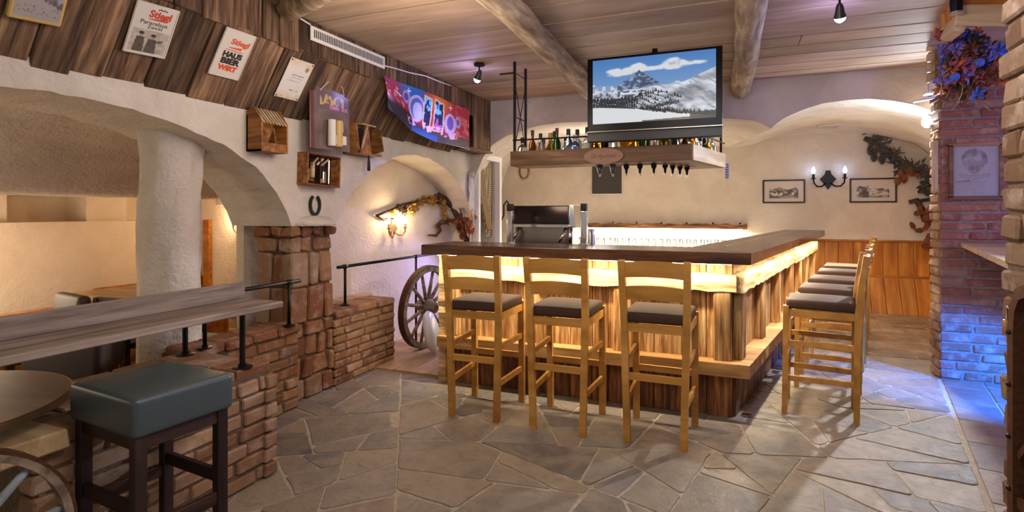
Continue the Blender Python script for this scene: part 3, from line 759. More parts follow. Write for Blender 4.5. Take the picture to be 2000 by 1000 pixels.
# ================================================================== BAR STOOLS
def make_stool():
    t = thing('bar_stool', 'x', 'bar stool')
    for sx in (-1, 1):
        mb = MB(); w = .042
        pts = [(sx * .170, -.225, 0), (sx * .180, -.228, .45), (sx * .187, -.230, .74), (sx * .192, -.252, .95), (sx * .196, -.282, 1.145)]
        arc_sweep(mb, pts, (1, 0, 0), w, .036); mb.build('back_leg', M['beech'], t)
        mb = MB(); arc_sweep(mb, [(sx * .195, .215, 0), (sx * .198, .205, .775)], (1, 0, 0), w, .036); mb.build('front_leg', M['beech'], t)
        MB().bar((sx * .182, -.21, .51), (sx * .197, .205, .51), .038, .02).build('side_stretcher', M['beech'], t)
        MB().bar((sx * .177, -.21, .26), (sx * .196, .205, .26), .038, .02).build('side_stretcher', M['beech'], t)
        MB().bar((sx * .186, -.21, .725), (sx * .198, .2, .725), .05, .024).build('seat_rail', M['beech'], t)
    MB().bar((-.165, -.228, .42), (.165, -.228, .42), .042, .02).build('back_stretcher', M['beech'], t)
    MB().bar((-.18, .21, .36), (.18, .21, .36), .042, .022).build('foot_rest', M['beech'], t)
    MB().bar((-.17, -.23, .725), (.17, -.23, .725), .05, .022).build('seat_rail', M['beech'], t)
    MB().bar((-.18, .205, .725), (.18, .205, .725), .05, .022).build('seat_rail', M['beech'], t)
    for (z, w, y0) in ((1.085, .095, -.272), (.94, .085, -.25)):
        mb = MB(); n = 10; vs = []; fs = []
        for i in range(n + 1):
            q = -1 + 2 * i / n; x = q * .182; by = y0 - .022 * (1 - q * q); tz = z + w / 2 + .014 * (1 - q * q); bz = z - w / 2 + .012 * (1 - q * q)
            vs += [(x, by - .009, bz), (x, by - .009 - .012, tz), (x, by + .009 - .012, tz), (x, by + .009, bz)]
        for i in range(n):
            for k in range(4): fs.append((i * 4 + k, i * 4 + (k + 1) % 4, i * 4 + 4 + (k + 1) % 4, i * 4 + 4 + k))
        fs += [(0, 1, 2, 3), (n * 4 + 3, n * 4 + 2, n * 4 + 1, n * 4)]
        mb.add(vs, fs).build('back_slat', M['beech'], t, 'auto')
    rbox('seat_cushion', (.41, .435, .065), .022, M['leather'], t, (0, -.012, .785), None, 3, .012)
    return t
proto = make_stool()
spots = [(-1.68, 3.685, 1.0, 'leftmost of the three wooden bar stools with backs to the viewer'),
         (-1.065, 3.68, -.5, 'middle one of the three wooden bar stools with backs to the viewer'),
         (-.44, 3.69, -1.5, 'rightmost of the three wooden bar stools with backs to the viewer')]
sl = ['nearest stool in the side row, standing at the bar corner', 'second stool from the bar corner in the side row', 'third stool from the bar corner in the side row',
      'fourth stool from the bar corner in the side row', 'farthest stool in the side row, closest to the pine wainscot']
sides = [(.30, 5), (1.04, 1), (1.78, -1), (2.54, 2), (3.3, 0)]
for i, (x, y, a, lb_) in enumerate(spots):
    o = proto if i == 0 else copy_tree(proto)
    o.location = (x, y, 0); o.rotation_euler = (0, 0, R(a)); o['label'] = lb_; o['group'] = 'bar stools'
for (s, a), lb_ in zip(sides, sl):
    o = copy_tree(proto); p = BARC + SD * (s + .22) + SN * .47; o.location = (p.x, p.y, 0)
    o.rotation_euler = (0, 0, math.atan2(SD.x, -SD.y) + PI / 2 + PI - R(0) + R(a) - PI / 2 + 0)
    o.rotation_euler = (0, 0, math.atan2(-SN.y, -SN.x) - PI / 2 + R(a))
    o['label'] = 'wooden bar stool, ' + lb_; o['group'] = 'bar stools'

# ================================================================== LEFT FOREGROUND
# black upholstered stool
st = thing('upholstered_stool', 'dark wooden stool with thick grey-black leather cushion, left foreground', 'stool')
rbox('cushion', (.445, .38, .14), .022, M['leatherg'], st, (0, 0, .722), None, 4, .006)
for sx in (-1, 1):
    for sy in (-1, 1): board('leg', (sx * .185, sy * .155, 0), (sx * .185, sy * .155, .653), .042, .042, M['darkstain'], st, (1, 0, 0), .003)
    board('apron', (sx * .185, -.14, .625), (sx * .185, .14, .625), .05, .025, M['darkstain'], st, (0, 0, 1))
    board('stretcher', (sx * .185, -.14, .30 if sx > 0 else .33), (sx * .185, .14, .30 if sx > 0 else .33), .05, .025, M['darkstain'], st, (0, 0, 1))
    board('apron', (-.165, sx * .155, .625), (.165, sx * .155, .625), .05, .025, M['darkstain'], st, (0, 0, 1))
    board('stretcher', (-.165, sx * .155, .38), (.165, sx * .155, .38), .05, .025, M['darkstain'], st, (0, 0, 1))
st.location = (-2.125, 1.49, 0); st.rotation_euler = (0, 0, R(-6))
# plank table on pipe legs standing on the thick low wall
tb = thing('divider_table', 'long grey plank table with upright backboard on iron pipe legs', 'table', (-2.55, 1.6, HW))
board('table_top', (-2.575, .45, .958), (-2.575, 2.25, .958), .74, .03, M['greywood'], tb, (1, 0, 0), .004)
board('backboard', (-2.49, .45, 1.018), (-2.49, 2.25, 1.018), .09, .025, M['greywood'], tb, (0, 0, 1), .003)
for (x, y) in ((-2.41, 2.17), (-2.93, 2.24), (-2.35, .5)):
    zb = HW if y > 1.2 else 0
    lg = MB().tube([(x, y, zb), (x, y, .943)], .015, 12).build('pipe_leg', M['iron'], tb, 'auto')
    MB().lathe([(.05, 0), (.05, .008), (.022, .012), (.022, .025)], 16, (x, y, zb)).build('flange', M['iron'], lg, 'auto')
    MB().lathe([(.022, 0), (.022, .02), (.045, .025), (.045, .03)], 16, (x, y, .913)).build('flange', M['iron'], lg, 'auto')
def pipe_rail(label, pts, posts, r=.014):
    t = thing('pipe_rail', label, 'railing', posts[0])
    MB().tube(pts, r, 10).build('rail', M['iron'], t, True)
    for p in posts:
        b = MB().tube([p, (p[0], p[1], pts[0][2])], .012, 10).build('post', M['iron'], t, True)
        MB().lathe([(.045, 0), (.045, .006), (.018, .01), (.018, .02)], 14, p).build('flange', M['iron'], b, 'auto')
        MB().tube([(p[0], p[1] - .025, pts[0][2]), (p[0], p[1] + .025, pts[0][2])], r * 1.35, 10).build('tee', M['iron'], b, True)
pipe_rail('short black pipe rail on the brick wall left of the pillar', [(-2.97, 2.28, .935), (-2.97, 3.19, .935)], [(-2.97, 3.08, HW), (-2.97, 2.40, HW)])
pipe_rail('long black pipe rail above the wagon wheel, right of the pillar', [(-3.18, 3.86, .96), (-3.18, 6.25, .96)], [(-3.18, 3.96, HW), (-3.18, 5.13, 0)])
# round table in the left foreground
rt = thing('round_table', 'round brown table top at the left edge of the foreground', 'table', (-2.81, 1.0, 0))
MB().lathe([(.0001, 0), (.50, 0), (.515, .008), (.515, .022), (.508, .03), (.49, .0302), (.0001, .0302)], 48, (-2.81, 1.0, .70)).build('table_top', M['tablebrown'], rt, 'auto')
MB().lathe([(.515, 0), (.518, .002), (.518, .026), (.515, .028)], 48, (-2.81, 1.0, .701)).build('edge_band', M['brass'], rt, 'auto')
MB().lathe([(.2, 0), (.2, .03), (.035, .06), (.035, .70)], 20, (-2.81, 1.0, 0)).build('pedestal', M['iron'], rt, 'auto')
# wagon wheels
def wheel(label, c, r, axis, spin=0, tilt=0, n=12, spoke=M['oldwheel'], rimw=.065, name='wagon_wheel', felloe=.06):
    t = thing(name, label, 'wheel', c)
    ax = Vector(axis).normalized(); z = Vector((0, 0, 1)); ex = z.cross(ax).normalized(); ez = ax.cross(ex)
    m = Matrix((ex, ax, ez)).transposed(); C = Vector(c)
    P = lambda x, y, zz: C + m @ Vector((x, y, zz))
    def ring(r0, r1, w, k=48):
        mb = MB(); vs = []; fs = []
        for i in range(k):
            a = 2 * PI * i / k
            for rr, yy in ((r0, -w / 2), (r1, -w / 2), (r1, w / 2), (r0, w / 2)): vs.append(P(rr * math.cos(a), yy, rr * math.sin(a)))
        for i in range(k):
            for q in range(4): fs.append((i * 4 + q, i * 4 + (q + 1) % 4, ((i + 1) % k) * 4 + (q + 1) % 4, ((i + 1) % k) * 4 + q))
        return mb.add(vs, fs)
    ring(r - felloe, r - .01, rimw).build('felloe', M['oldwheel'], t, 'auto')
    ring(r - .0105, r, rimw * 1.02).build('iron_tyre', M['rust'], t, 'auto')
    mb = MB(); prof = [(.035, -.115), (.055, -.11), (.062, -.06), (.082, -.035), (.085, .035), (.062, .06), (.055, .11), (.035, .115)]
    k = 20; vs = []; fs = []
    for (rr, yy) in prof:
        for i in range(k): vs.append(P(rr * math.cos(2 * PI * i / k), yy, rr * math.sin(2 * PI * i / k)))
    for j in range(len(prof) - 1):
        for i in range(k): fs.append((j * k + i, j * k + (i + 1) % k, (j + 1) * k + (i + 1) % k, (j + 1) * k + i))
    fs += [tuple(range(k)), tuple((len(prof) - 1) * k + i for i in range(k))]
    sc = r / .43
    mb.add([C + (Vector(v) - C) * sc for v in vs], fs); hb = mb.build('hub', M['oldwheel'], t, 'auto')
    MB().tube([P(0, -.118 * sc, 0), P(0, -.124 * sc, 0)], .03 * sc, 14).build('hub_cap', M['rust'], hb)
    for i in range(n):
        a = 2 * PI * i / n + spin; d = Vector((math.cos(a), 0, math.sin(a)))
        MB().tube([P(*(d * (.07 * sc))), P(*(d * (r * .45))), P(*(d * (r - felloe + .012)))], [.021 * sc, .019 * sc, .015 * sc], 8).build('spoke', spoke, t, True)
    return t
wheel('weathered wooden wagon wheel leaning at the end of the brick low wall', (-2.96, 4.99, .455), .43, (-1, .10, .06), .2)
wheel('old wagon wheel with iron tyre at the bottom left corner', (-2.21, .875, .362), .36, (-.985, .12, .05), .45, 0, 10, M['paleblue'], .05, 'wagon_wheel', .035)
# white round cushion beside the wheel
mb = MB(); prof = [(.001, 0), (.12, .002), (.19, .018), (.21, .05), (.19, .085), (.12, .11), (.04, .125), (.001, .122)]
rot = Matrix.Rotation(R(78), 3, Vector((0, 1, 0))) 
o = mb.lathe(prof, 28, (-2.845, 4.78, .235), Matrix.Rotation(R(20), 3, 'Z') @ rot).build('round_cushion', M['ceramic'], None, True)
tag(o, 'white round padded cushion leaning beside the wagon wheel', 'cushion')
# bench board behind the low wall in the niche
o = MB().prism([(-3.58, 3.7, .585), (-3.34, 3.7, .585), (-3.34, 4.55, .585), (-3.37, 4.62, .585), (-3.43, 4.68, .585), (-3.50, 4.68, .585)], (0, 0, 1), .03).build('niche_table', M['floorwood'])
o2 = MB().box((-3.44, 4.2, .29), (.06, .8, .58)).build('support', M['darkstain'], o)
tag(o, 'brown wooden ledge with rounded corner behind the low wall', 'ledge')
# ================================================================== SIDE ROOM FURNITURE
def side_table(label, x, y, z, rx, ry):
    t = thing('dining_table', label, 'table', (x, y, 0))
    MB().box((x, y, z - .015), (rx, ry, .03)).build('table_top', M['floorwood'], t)
    for sx in (-1, 1):
        for sy in (-1, 1): MB().box((x + sx * (rx / 2 - .06), y + sy * (ry / 2 - .06), (z - .03) / 2), (.05, .05, z - .03)).build('leg', M['darkstain'], t)
def arm_chair(label, x, y, rz, mat=None, h=.86):
    mat = mat or M['leatherb']; t = thing('leather_chair', label, 'chair', (0, 0, 0))
    rbox('seat', (.46, .46, .1), .03, mat, t, (0, 0, .43)); rbox('backrest', (.46, .09, h - .42), .04, mat, t, (0, -.22, .44 + (h - .42) / 2), (R(6), 0, 0))
    for sx in (-1, 1):
        for sy in (-1, 1): MB().bar((sx * .19, sy * .19, 0), (sx * .19, sy * .19, .39), .04).build('leg', M['darkstain'], t)
        MB().bar((sx * .19, -.18, .17), (sx * .19, .18, .17), .03).build('stretcher', M['darkstain'], t)
    t.location = (x, y, 0); t.rotation_euler = (0, 0, rz); return t
side_table('light wooden low table between column and pillar in the side room', -4.08, 3.68, .58, .6, .6)
side_table('brown wooden table left of the column in the side room', -4.88, 3.25, .75, .76, .7)
arm_chair('dark leather chair tucked behind the round foreground table', -3.40, 1.72, R(200), None, .74)
arm_chair('brown leather chair with only its top showing above the plank backboard', -4.78, 2.45, R(170), None, .79)
arm_chair('small leather chair just left of the plaster column', -4.05, 2.3, R(150), None, .66)
arm_chair('beige seated chair between column and pillar', -3.8, 2.97, R(10), M['leatherb'], .62)
bn = thing('slatted_chair', 'dark wooden slatted chair left of the column in the side room', 'chair', (-4.28, 2.85, 0))
for sx in (-1, 1):
    MB().box((-4.28 + sx * .16, 2.68, .4), (.04, .04, .8)).build('back_leg', M['darkstain'], bn); MB().box((-4.28 + sx * .16, 3.0, .23), (.04, .04, .44)).build('front_leg', M['darkstain'], bn)
MB().box((-4.28, 2.85, .46), (.38, .38, .04)).build('seat', M['darkstain'], bn)
for z in (.25, .6, .7, .78): MB().box((-4.28, 2.68, z), (.30, .025, .05)).build('slat', M['darkstain'], bn)
pbn = thing('pine_bench', 'orange pine panelled bench front in the side room', 'bench', (-5.6, 3.0, 0))
MB().box((-5.65, 3.0, .25), (.66, 3.2, .5)).build('bench_box', M['pine'], pbn); MB().box((-5.64, 3.0, .52), (.72, 3.24, .04)).build('seat_board', M['pine'], pbn)
for k in range(7): MB().box((-5.31, 1.65 + k * .45, .26), (.02, .34, .36)).build('front_panel', M['pine'], pbn)
jp = AY(405, 500, 5.02)
o = MB().box((jp.x, 5.02, .67), (.10, .05, 1.34)).build('wooden_post', M['pine']); tag(o, 'orange pine post on the end wall between column and pillar', 'post')
sp_ = AY(441, 387, 5.03)
o = rbox('wall_speaker', (.15, .1, .19), .012, M['card'], None, (sp_.x, 4.99, sp_.z)); tag(o, 'small beige box speaker high on the side room end wall', 'speaker')
# ================================================================== PRINTS, SIGNS, TEXT
_rn = np.random.RandomState(5); _LAT = _rn.rand(256, 256)
def vnoise(x, y):
    xi = np.floor(x).astype(int); yi = np.floor(y).astype(int); fx = x - xi; fy = y - yi; fx = fx * fx * (3 - 2 * fx); fy = fy * fy * (3 - 2 * fy)
    g = lambda a, b: _LAT[a % 256, b % 256]
    return (g(xi, yi) * (1 - fx) + g(xi + 1, yi) * fx) * (1 - fy) + (g(xi, yi + 1) * (1 - fx) + g(xi + 1, yi + 1) * fx) * fy
def fbm(x, y, o=5):
    s = 0; a = .5
    for i in range(o): s = s + a * vnoise(x * 2 ** i + 17 * i, y * 2 ** i + 5 * i); a *= .5
    return s
def rgb(h): return np.array([int(h[i:i + 2], 16) / 255 for i in (0, 2, 4)])
def mixc(img, mask, col):
    c = rgb(col) if isinstance(col, str) else np.asarray(col); m = np.clip(mask, 0, 1)[..., None]; return img * (1 - m) + c * m
def paint_mat(name, rough=.5, em=0):
    t = NT(name); a = t.n('ShaderNodeAttribute', attribute_name='Col'); t.out(a.outputs['Color'], rough)
    if em:
        t.l(a.outputs['Color'], t.b.inputs['Emission Color']); t.b.inputs['Emission Strength'].default_value = em
        t.b.inputs['Base Color'].default_value = (.01, .01, .01, 1)
        for l in list(t.t.links):
            if l.to_socket == t.b.inputs['Base Color']: t.t.links.remove(l)
    return t.m
M['print'] = paint_mat('printed_paper', .55); M['printgloss'] = paint_mat('printed_gloss', .25); M['screen'] = paint_mat('tv_screen', .2, .62)
def painted(name, fn, nx, ny, P, mat, parent=None, loc=(0, 0, 0), rot=None):
    """printed surface: P(s,t)->point, s to the right, t up; fn(S,T)->sRGB"""
    S, T = np.meshgrid(np.linspace(0, 1, nx + 1), np.linspace(0, 1, ny + 1)); img = np.clip(fn(S, T), 0, 1)
    li = np.where(img <= .04045, img / 12.92, ((img + .055) / 1.055) ** 2.4)
    vs = [tuple(P(s, t)) for s, t in zip(S.ravel(), T.ravel())]; W = nx + 1
    fs = [(j * W + i, j * W + i + 1, (j + 1) * W + i + 1, (j + 1) * W + i) for j in range(ny) for i in range(nx)]
    me = bpy.data.meshes.new(name); me.from_pydata(vs, [], fs)
    at = me.color_attributes.new('Col', 'FLOAT_COLOR', 'POINT')
    at.data.foreach_set('color', np.concatenate([li.reshape(-1, 3), np.ones((len(vs), 1))], 1).astype(np.float32).ravel())
    me.materials.append(mat); me.polygons.foreach_set('use_smooth', [True] * len(me.polygons))
    o = bpy.data.objects.new(name, me); o.location = loc
    if rot is not None: o.rotation_euler = rot.to_euler()
    return link(o, parent)
def rectP(w, h): return lambda s, t: ((s - .5) * w, (t - .5) * h, 0)
class Fr:
    """flat frame on a surface: origin c, right ex, up ey, outward n"""
    def __init__(s, c, ex, ey): s.c = Vector(c); s.ex = Vector(ex).normalized(); e = Vector(ey); s.ey = (e - s.ex * e.dot(s.ex)).normalized(); s.n = s.ex.cross(s.ey); s.m = Matrix((s.ex, s.ey, s.n)).transposed()
    def p(s, x, y, z=0): return s.c + s.ex * x + s.ey * y + s.n * z
def from_px(corners, p, n, lift=0):
    """frame and size from the four corner pixels TL TR BR BL on a plane"""
    q = [AP(u, v, p, n) for u, v in corners]; c = sum(q, Vector()) / 4
    ex = (q[1] - q[0]) + (q[2] - q[3]); ey = (q[0] - q[3]) + (q[1] - q[2]); f = Fr(c, ex, ey); f.c = c + f.n * lift
    return f, ex.length / 2, ey.length / 2
def slab_on(name, f, w, h, t, mat, parent=None, c=.002, z=0):
    vs, fs = chamfer(w, h, t, min(c, t * .4)); return mesh_obj(name, vs, fs, mat, parent, f.p(0, 0, z + t / 2), f.m)
def text(s, f, x, y, z, size, mat, parent, name='lettering', shear=0, ext=.0006, width=None, off=0.0, al='CENTER', rot=0):
    cu = bpy.data.curves.new('t', 'FONT'); cu.body = s; cu.size = size; cu.align_x = al; cu.align_y = 'CENTER'; cu.extrude = ext; cu.shear = shear; cu.offset = off; cu.resolution_u = 3
    t = bpy.data.objects.new('t', cu); COL.objects.link(t); dg = bpy.context.evaluated_depsgraph_get(); dg.update()
    me = bpy.data.meshes.new_from_object(t.evaluated_get(dg)); bpy.data.objects.remove(t); bpy.data.curves.remove(cu)
    if width:
        xs = [v.co.x for v in me.vertices]; k = width / max(1e-6, max(xs) - min(xs))
        for v in me.vertices: v.co.x *= k
    if rot:
        r_ = Matrix.Rotation(rot, 3, 'Z')
        for v in me.vertices: v.co = r_ @ v.co
    me.materials.clear(); me.materials.append(mat); o = bpy.data.objects.new(name, me); o.location = f.p(x, y, z); o.rotation_euler = f.m.to_euler()
    return link(o, parent)
SLP = (XL, 4, 2.155)
N_S = tuple(N_SL)
LIFT = .03
# enamel tin signs
def tin_sign(label, corners, kind):
    f, w, h = from_px(corners, SLP, N_S, LIFT)
    t = slab_on('tin_sign', f, w, h, .006, M['tin'], None, .0025); tag(t, label, 'sign')
    for (dx, dy, a, b) in ((0, h / 2 - .006, w - .01, .006), (0, -h / 2 + .006, w - .01, .006), (w / 2 - .006, 0, .006, h - .01), (-w / 2 + .006, 0, .006, h - .01)):
        MB().add(*[[f.p(dx + sx * a / 2, dy + sy * b / 2, zz) for zz in (.006, .009) for sx, sy in ((-1, -1), (1, -1), (1, 1), (-1, 1))], [(0, 1, 2, 3), (4, 5, 6, 7), (0, 1, 5, 4), (1, 2, 6, 5), (2, 3, 7, 6), (3, 0, 4, 7)]]).build('raised_rim', M['tin'], t)
    return t, f, w, h
t, f, w, h = tin_sign('white enamel sign with red lettering above a grey picture of two men', [(262, -4), (352, 17), (308, 111), (230, 91)], 1)
def men(S, T):
    img = np.ones(S.shape + (3,)) * rgb('b9afa4'); n = fbm(S * 7, T * 7)
    img = img * (.8 + .4 * n)[..., None]
    for (cx, w_, hd) in ((.25, .13, .78), (.58, .14, .74)):
        img = mixc(img, ((np.abs(S - cx) < w_ * (1.15 - .5 * T)) & (T < hd - .12)).astype(float) * (.75 + .4 * n), '5a524c')
        img = mixc(img, (((S - cx) ** 2 / .0035 + (T - hd + .02) ** 2 / .008) < 1).astype(float), '9a9088'); img = mixc(img, (((S - cx) ** 2 / .005 + (T - hd - .06) ** 2 / .004) < 1).astype(float), '3a322d')
    img = mixc(img, ((np.abs(S - .78 - (T - .55) * .6) < .08) & (np.abs(T - .55) < .07)).astype(float), '6b635c')
    return img
painted('picture', men, 60, 44, rectP(w * .84, h * .44), M['printgloss'], t, f.p(0, -h * .22, .0065), f.m)
text('Stiegl', f, .02, h * .31, .0065, h * .19, M['inkred'], t, shear=.1, width=w * .52, off=.002)
MB().add([f.p(x, y, .0068) for x, y in ((-w * .16, h * .205), (w * .2, h * .205), (w * .2, h * .255), (-w * .16, h * .215))] + [f.p(x, y, .0074) for x, y in ((-w * .16, h * .205), (w * .2, h * .205), (w * .2, h * .255), (-w * .16, h * .215))], [(3, 2, 1, 0), (4, 5, 6, 7), (0, 1, 5, 4), (1, 2, 6, 5), (2, 3, 7, 6), (3, 0, 4, 7)]).build('red_wedge', M['inkred'], t)
text('Paracelsus', f, 0, h * .14, .0065, h * .11, M['ink'], t, width=w * .62); text('Zwickl', f, .01, h * .06, .0065, h * .09, M['ink'], t, width=w * .34)
for k in range(5): slab_on('small_crest', Fr(f.p(w * (.02 + .045 * k), h * (.415 + .012 * (k % 2)), .006), f.ex, f.ey), w * .035, h * .022, .0012, M['ink'], t, .0003)
t, f, w, h = tin_sign('white enamel sign with bold black and orange lettering', [(436, 47), (494, 67), (459, 154), (398, 138)], 2)
text('Stiegl', f, .02, h * .26, .0065, h * .15, M['inkorange'], t, shear=.1, width=w * .6, off=.002)
MB().add([f.p(x, y, .0068) for x, y in ((-w * .2, h * .12), (w * .2, h * .12), (w * .2, h * .17), (-w * .2, h * .135))] + [f.p(x, y, .0074) for x, y in ((-w * .2, h * .12), (w * .2, h * .12), (w * .2, h * .17), (-w * .2, h * .135))], [(3, 2, 1, 0), (4, 5, 6, 7), (0, 1, 5, 4), (1, 2, 6, 5), (2, 3, 7, 6), (3, 0, 4, 7)]).build('orange_wedge', M['inkorange'], t)
text('HAUS', f, 0, -h * .02, .0065, h * .15, M['ink'], t, width=w * .62, off=.003); text('BIER', f, 0, -h * .155, .0065, h * .16, M['ink'], t, width=w * .62, off=.003)
text('WIRT', f, 0, -h * .30, .0065, h * .14, M['inkorange'], t, width=w * .62, off=.003)
for k in range(9): slab_on('fine_print', Fr(f.p(w * (-.24 + .06 * k), h * .082, .006), f.ex, f.ey), w * .038, h * .022, .0012, M['inkorange'], t, .0003)
# certificate sheet
f, w, h = from_px([(565, 108), (610, 123), (574, 194), (528, 182)], SLP, N_S, LIFT)
t = slab_on('certificate', f, w, h, .003, M['paper'], None, .001); tag(t, 'white certificate sheet with gold ornaments pinned to the boards', 'certificate')
def cert(S, T):
    img = np.ones(S.shape + (3,)) * rgb('dcd6d2'); n = fbm(S * 8, T * 8)
    img = mixc(img, np.clip((T - .78) * 5, 0, 1) * np.clip(n * 1.6 - .35, 0, 1), 'cfae74'); img = mixc(img, np.clip((.2 - T) * 6, 0, 1) * np.clip(n * 1.7 - .3, 0, 1), 'cfae74')
    for (y, a, b) in ((.62, .2, .8), (.55, .25, .78), (.47, .2, .75), (.23, .45, .8)):
        img = mixc(img, ((np.abs(T - y) < .012) & (S > a) & (S < b)).astype(float) * (vnoise(S * 60, T * 3) > .4), '8a827c')
    img = mixc(img, ((S - .82) ** 2 / .006 + (T - .82) ** 2 / .004 < 1).astype(float), '9a8250'); return img
painted('printed_sheet', cert, 44, 64, rectP(w * .97, h * .97), M['print'], t, f.p(0, 0, .0035), f.m)
for sx in (-1, 1):
    for sy in (-1, 1): MB().lathe([(.006, 0), (.005, .003), (.001, .004)], 10, f.p(sx * w * .44, sy * h * .46, .003), f.m).build('pin', M['iron'], t)
# framed print at the top left corner
f, w, h = from_px([(22, -85), (136, -62), (102, 47), (3, 18)], SLP, N_S, LIFT)
t = slab_on('framed_print', f, w, h, .03, M['gold'], None, .006); tag(t, 'grey landscape print in a gilded frame at the top left', 'picture')
def landsc(S, T):
    n = fbm(S * 6, T * 6); img = np.ones(S.shape + (3,)) * rgb('a39a98'); r_ = .55 + .25 * np.sin(S * 5) * fbm(S * 4, S * 0 + 2)
    img = mixc(img, (np.abs(T - r_) < .22 * n + .04) * np.clip((n - .42) * 6, 0, 1), '5c545a'); img = mixc(img, ((T < .28) & (T > .08)) * (vnoise(S * 70, T * 50) > .8), '6a6268'); return img
painted('print', landsc, 60, 50, rectP(w * .86, h * .86), M['print'], t, f.p(0, 0, .0305), f.m)
# graffiti banner
XBN = XU + .055
tops = [AX(u, v, XBN) for u, v in ((750, 147), (800, 167), (860, 191), (919, 215))]; bots = [AX(u, v, XBN) for u, v in ((758, 212), (800, 252), (850, 277), (917, 293))]
def lerp_poly(p, s): k = min(len(p) - 2, int(s * (len(p) - 1))); t = s * (len(p) - 1) - k; return p[k].lerp(p[k + 1], t)
def banP(s, t): q = lerp_poly(bots, s).lerp(lerp_poly(tops, s), t); q.x += .012 * math.sin(s * 9 + t * 3); return q
def graf(S, T):
    n = fbm(S * 5, T * 3); n2 = fbm(S * 22 + 3, T * 10)
    img = np.ones(S.shape + (3,)) * rgb('b02a44'); img = mixc(img, np.clip((T - .7) * 4, 0, 1) * np.clip(1.2 - 4 * np.abs(S - .12), 0, 1), '9a3a6a')
    img = mixc(img, np.clip(1.4 - 7 * np.abs(S - .36), 0, 1) * np.clip((T - .5) * 4, 0, 1), '2a6ab8'); img = mixc(img, np.clip(1.3 - 7 * np.abs(S - .66), 0, 1) * np.clip((T - .6) * 4, 0, 1), 'd9743a')
    img = mixc(img, np.clip((.52 - T - .1 * n) * 6, 0, 1) * (S < .42), '241820'); img = mixc(img, np.clip((.28 - T) * 6, 0, 1), '2a2440'); img = mixc(img, np.clip((.2 - T) * 9, 0, 1) * (np.abs(S - .52) < .16), '2458a8')
    img = mixc(img, (S > .84) * np.clip((n2 - .48) * 6, 0, 1), 'e06a70'); img = mixc(img, ((S > .86) & (T < .25)).astype(float) * .7, '2a1c28')
    def ell(cx, cy, a, b): return ((S - cx) / a) ** 2 + ((T - cy) / b) ** 2
    for (cx, cy, a, b, c) in ((.42, .55, .085, .30, 'b9b6e8'), (.42, .55, .065, .24, '5a6ab8'), (.43, .5, .05, .2, 'c4c4f0'), (.30, .72, .05, .15, '9a90d0'), (.30, .72, .03, .09, '5a4a90'), (.78, .48, .06, .24, 'c8b8e6'), (.78, .5, .035, .16, '7a5ab0'), (.865, .58, .032, .14, 'b0a8dc'), (.865, .58, .016, .08, '8a4a80')):
        img = mixc(img, (ell(cx, cy, a, b) < 1).astype(float), c)
    for (x0, x1) in ((.49, .58), (.605, .715)):
        k = (np.abs(S - (x0 + x1) / 2 + .02 * (T - .5)) < (x1 - x0) / 2) & (np.abs(T - .56) < .36 - .35 * np.abs(S - x0)); img = mixc(img, k.astype(float), 'd2cf9a')
        k2 = (np.abs(S - (x0 + x1) / 2 + .02 * (T - .5)) < (x1 - x0) / 2 - .011) & (np.abs(T - .56) < .33 - .35 * np.abs(S - x0)); img = mixc(img, k2.astype(float), '1c2450')
        img = mixc(img, k2 * (T > .5) * np.clip((fbm(S * 40, T * 9) - .48) * 12, 0, 1), '7ac0ea'); img = mixc(img, k2 * (T <= .5) * np.clip((fbm(S * 40 + 9, T * 9) - .5) * 9, 0, 1), 'b05aa8')
    band = np.abs(T - .235 - .03 * np.sin(S * 30)) < .075
    img = mixc(img, band * (S > .31) * (S < .86) * np.clip((vnoise(S * 62, T * 9 + 3) - .34) * 6, 0, 1), 'e6b8e2')
    img = mixc(img, ((S < .26) & (np.abs(T - .62 + .5 * (S - .1)) < .13)) * np.clip((n2 - .5) * 9, 0, 1), 'd8c8e0')
    for (cx, cy) in ((.17, .8), (.33, .88), (.78, .86), (.12, .6)):
        img = mixc(img, ((np.abs(S - cx) < .003) & (np.abs(T - cy) < .07)) | ((np.abs(T - cy) < .012) & (np.abs(S - cx) < .018)), 'f2e6f4')
    return img
t = painted('banner', graf, 190, 70, banP, M['printgloss'], None); tag(t, 'red and blue graffiti lettered banner hanging on the cladding', 'banner')
m_ = t.modifiers.new('s', 'SOLIDIFY'); m_.thickness = .003
# white wall vent and cable
f, w, h = from_px([(604, 49), (749, 112), (749, 135), (604, 78)], (XU + .02, 4, 2.7), (1, 0, 0), .004)
t = slab_on('wall_vent', f, w, h, .012, M['white'], None, .003); tag(t, 'long white slotted vent grille on the upper cladding', 'vent')
for i in range(44): slab_on('slot', Fr(f.p(-w * .46 + w * .92 * i / 43, 0), f.ex, f.ey), w * .011, h * .55, .002, M['darkpl'], t, .0005, .0115)
pts = [AX(u, v, XU + .035) for u, v in ((585, 35), (606, 48))]; pts2 = [AX(u, v, XU + .03) for u, v in ((749, 128), (770, 133), (800, 142), (830, 148), (860, 160), (880, 167))]
o = MB().tube(pts2, .006, 8).build('white_cable', M['white'], None, True); tag(o, 'thin white cable running from the vent along the ceiling edge', 'cable')
o = MB().tube(pts, .006, 8).build('white_cable', M['white'], None, True); tag(o, 'short piece of white cable left of the vent', 'cable')
# ------------------------------------------------------------------ wooden curios on the plaster
def px_box(u0, v0, u1, v1, X): a, b = AX(u0, v1, X), AX(u1, v0, X); return a.y, b.y, a.z, b.z
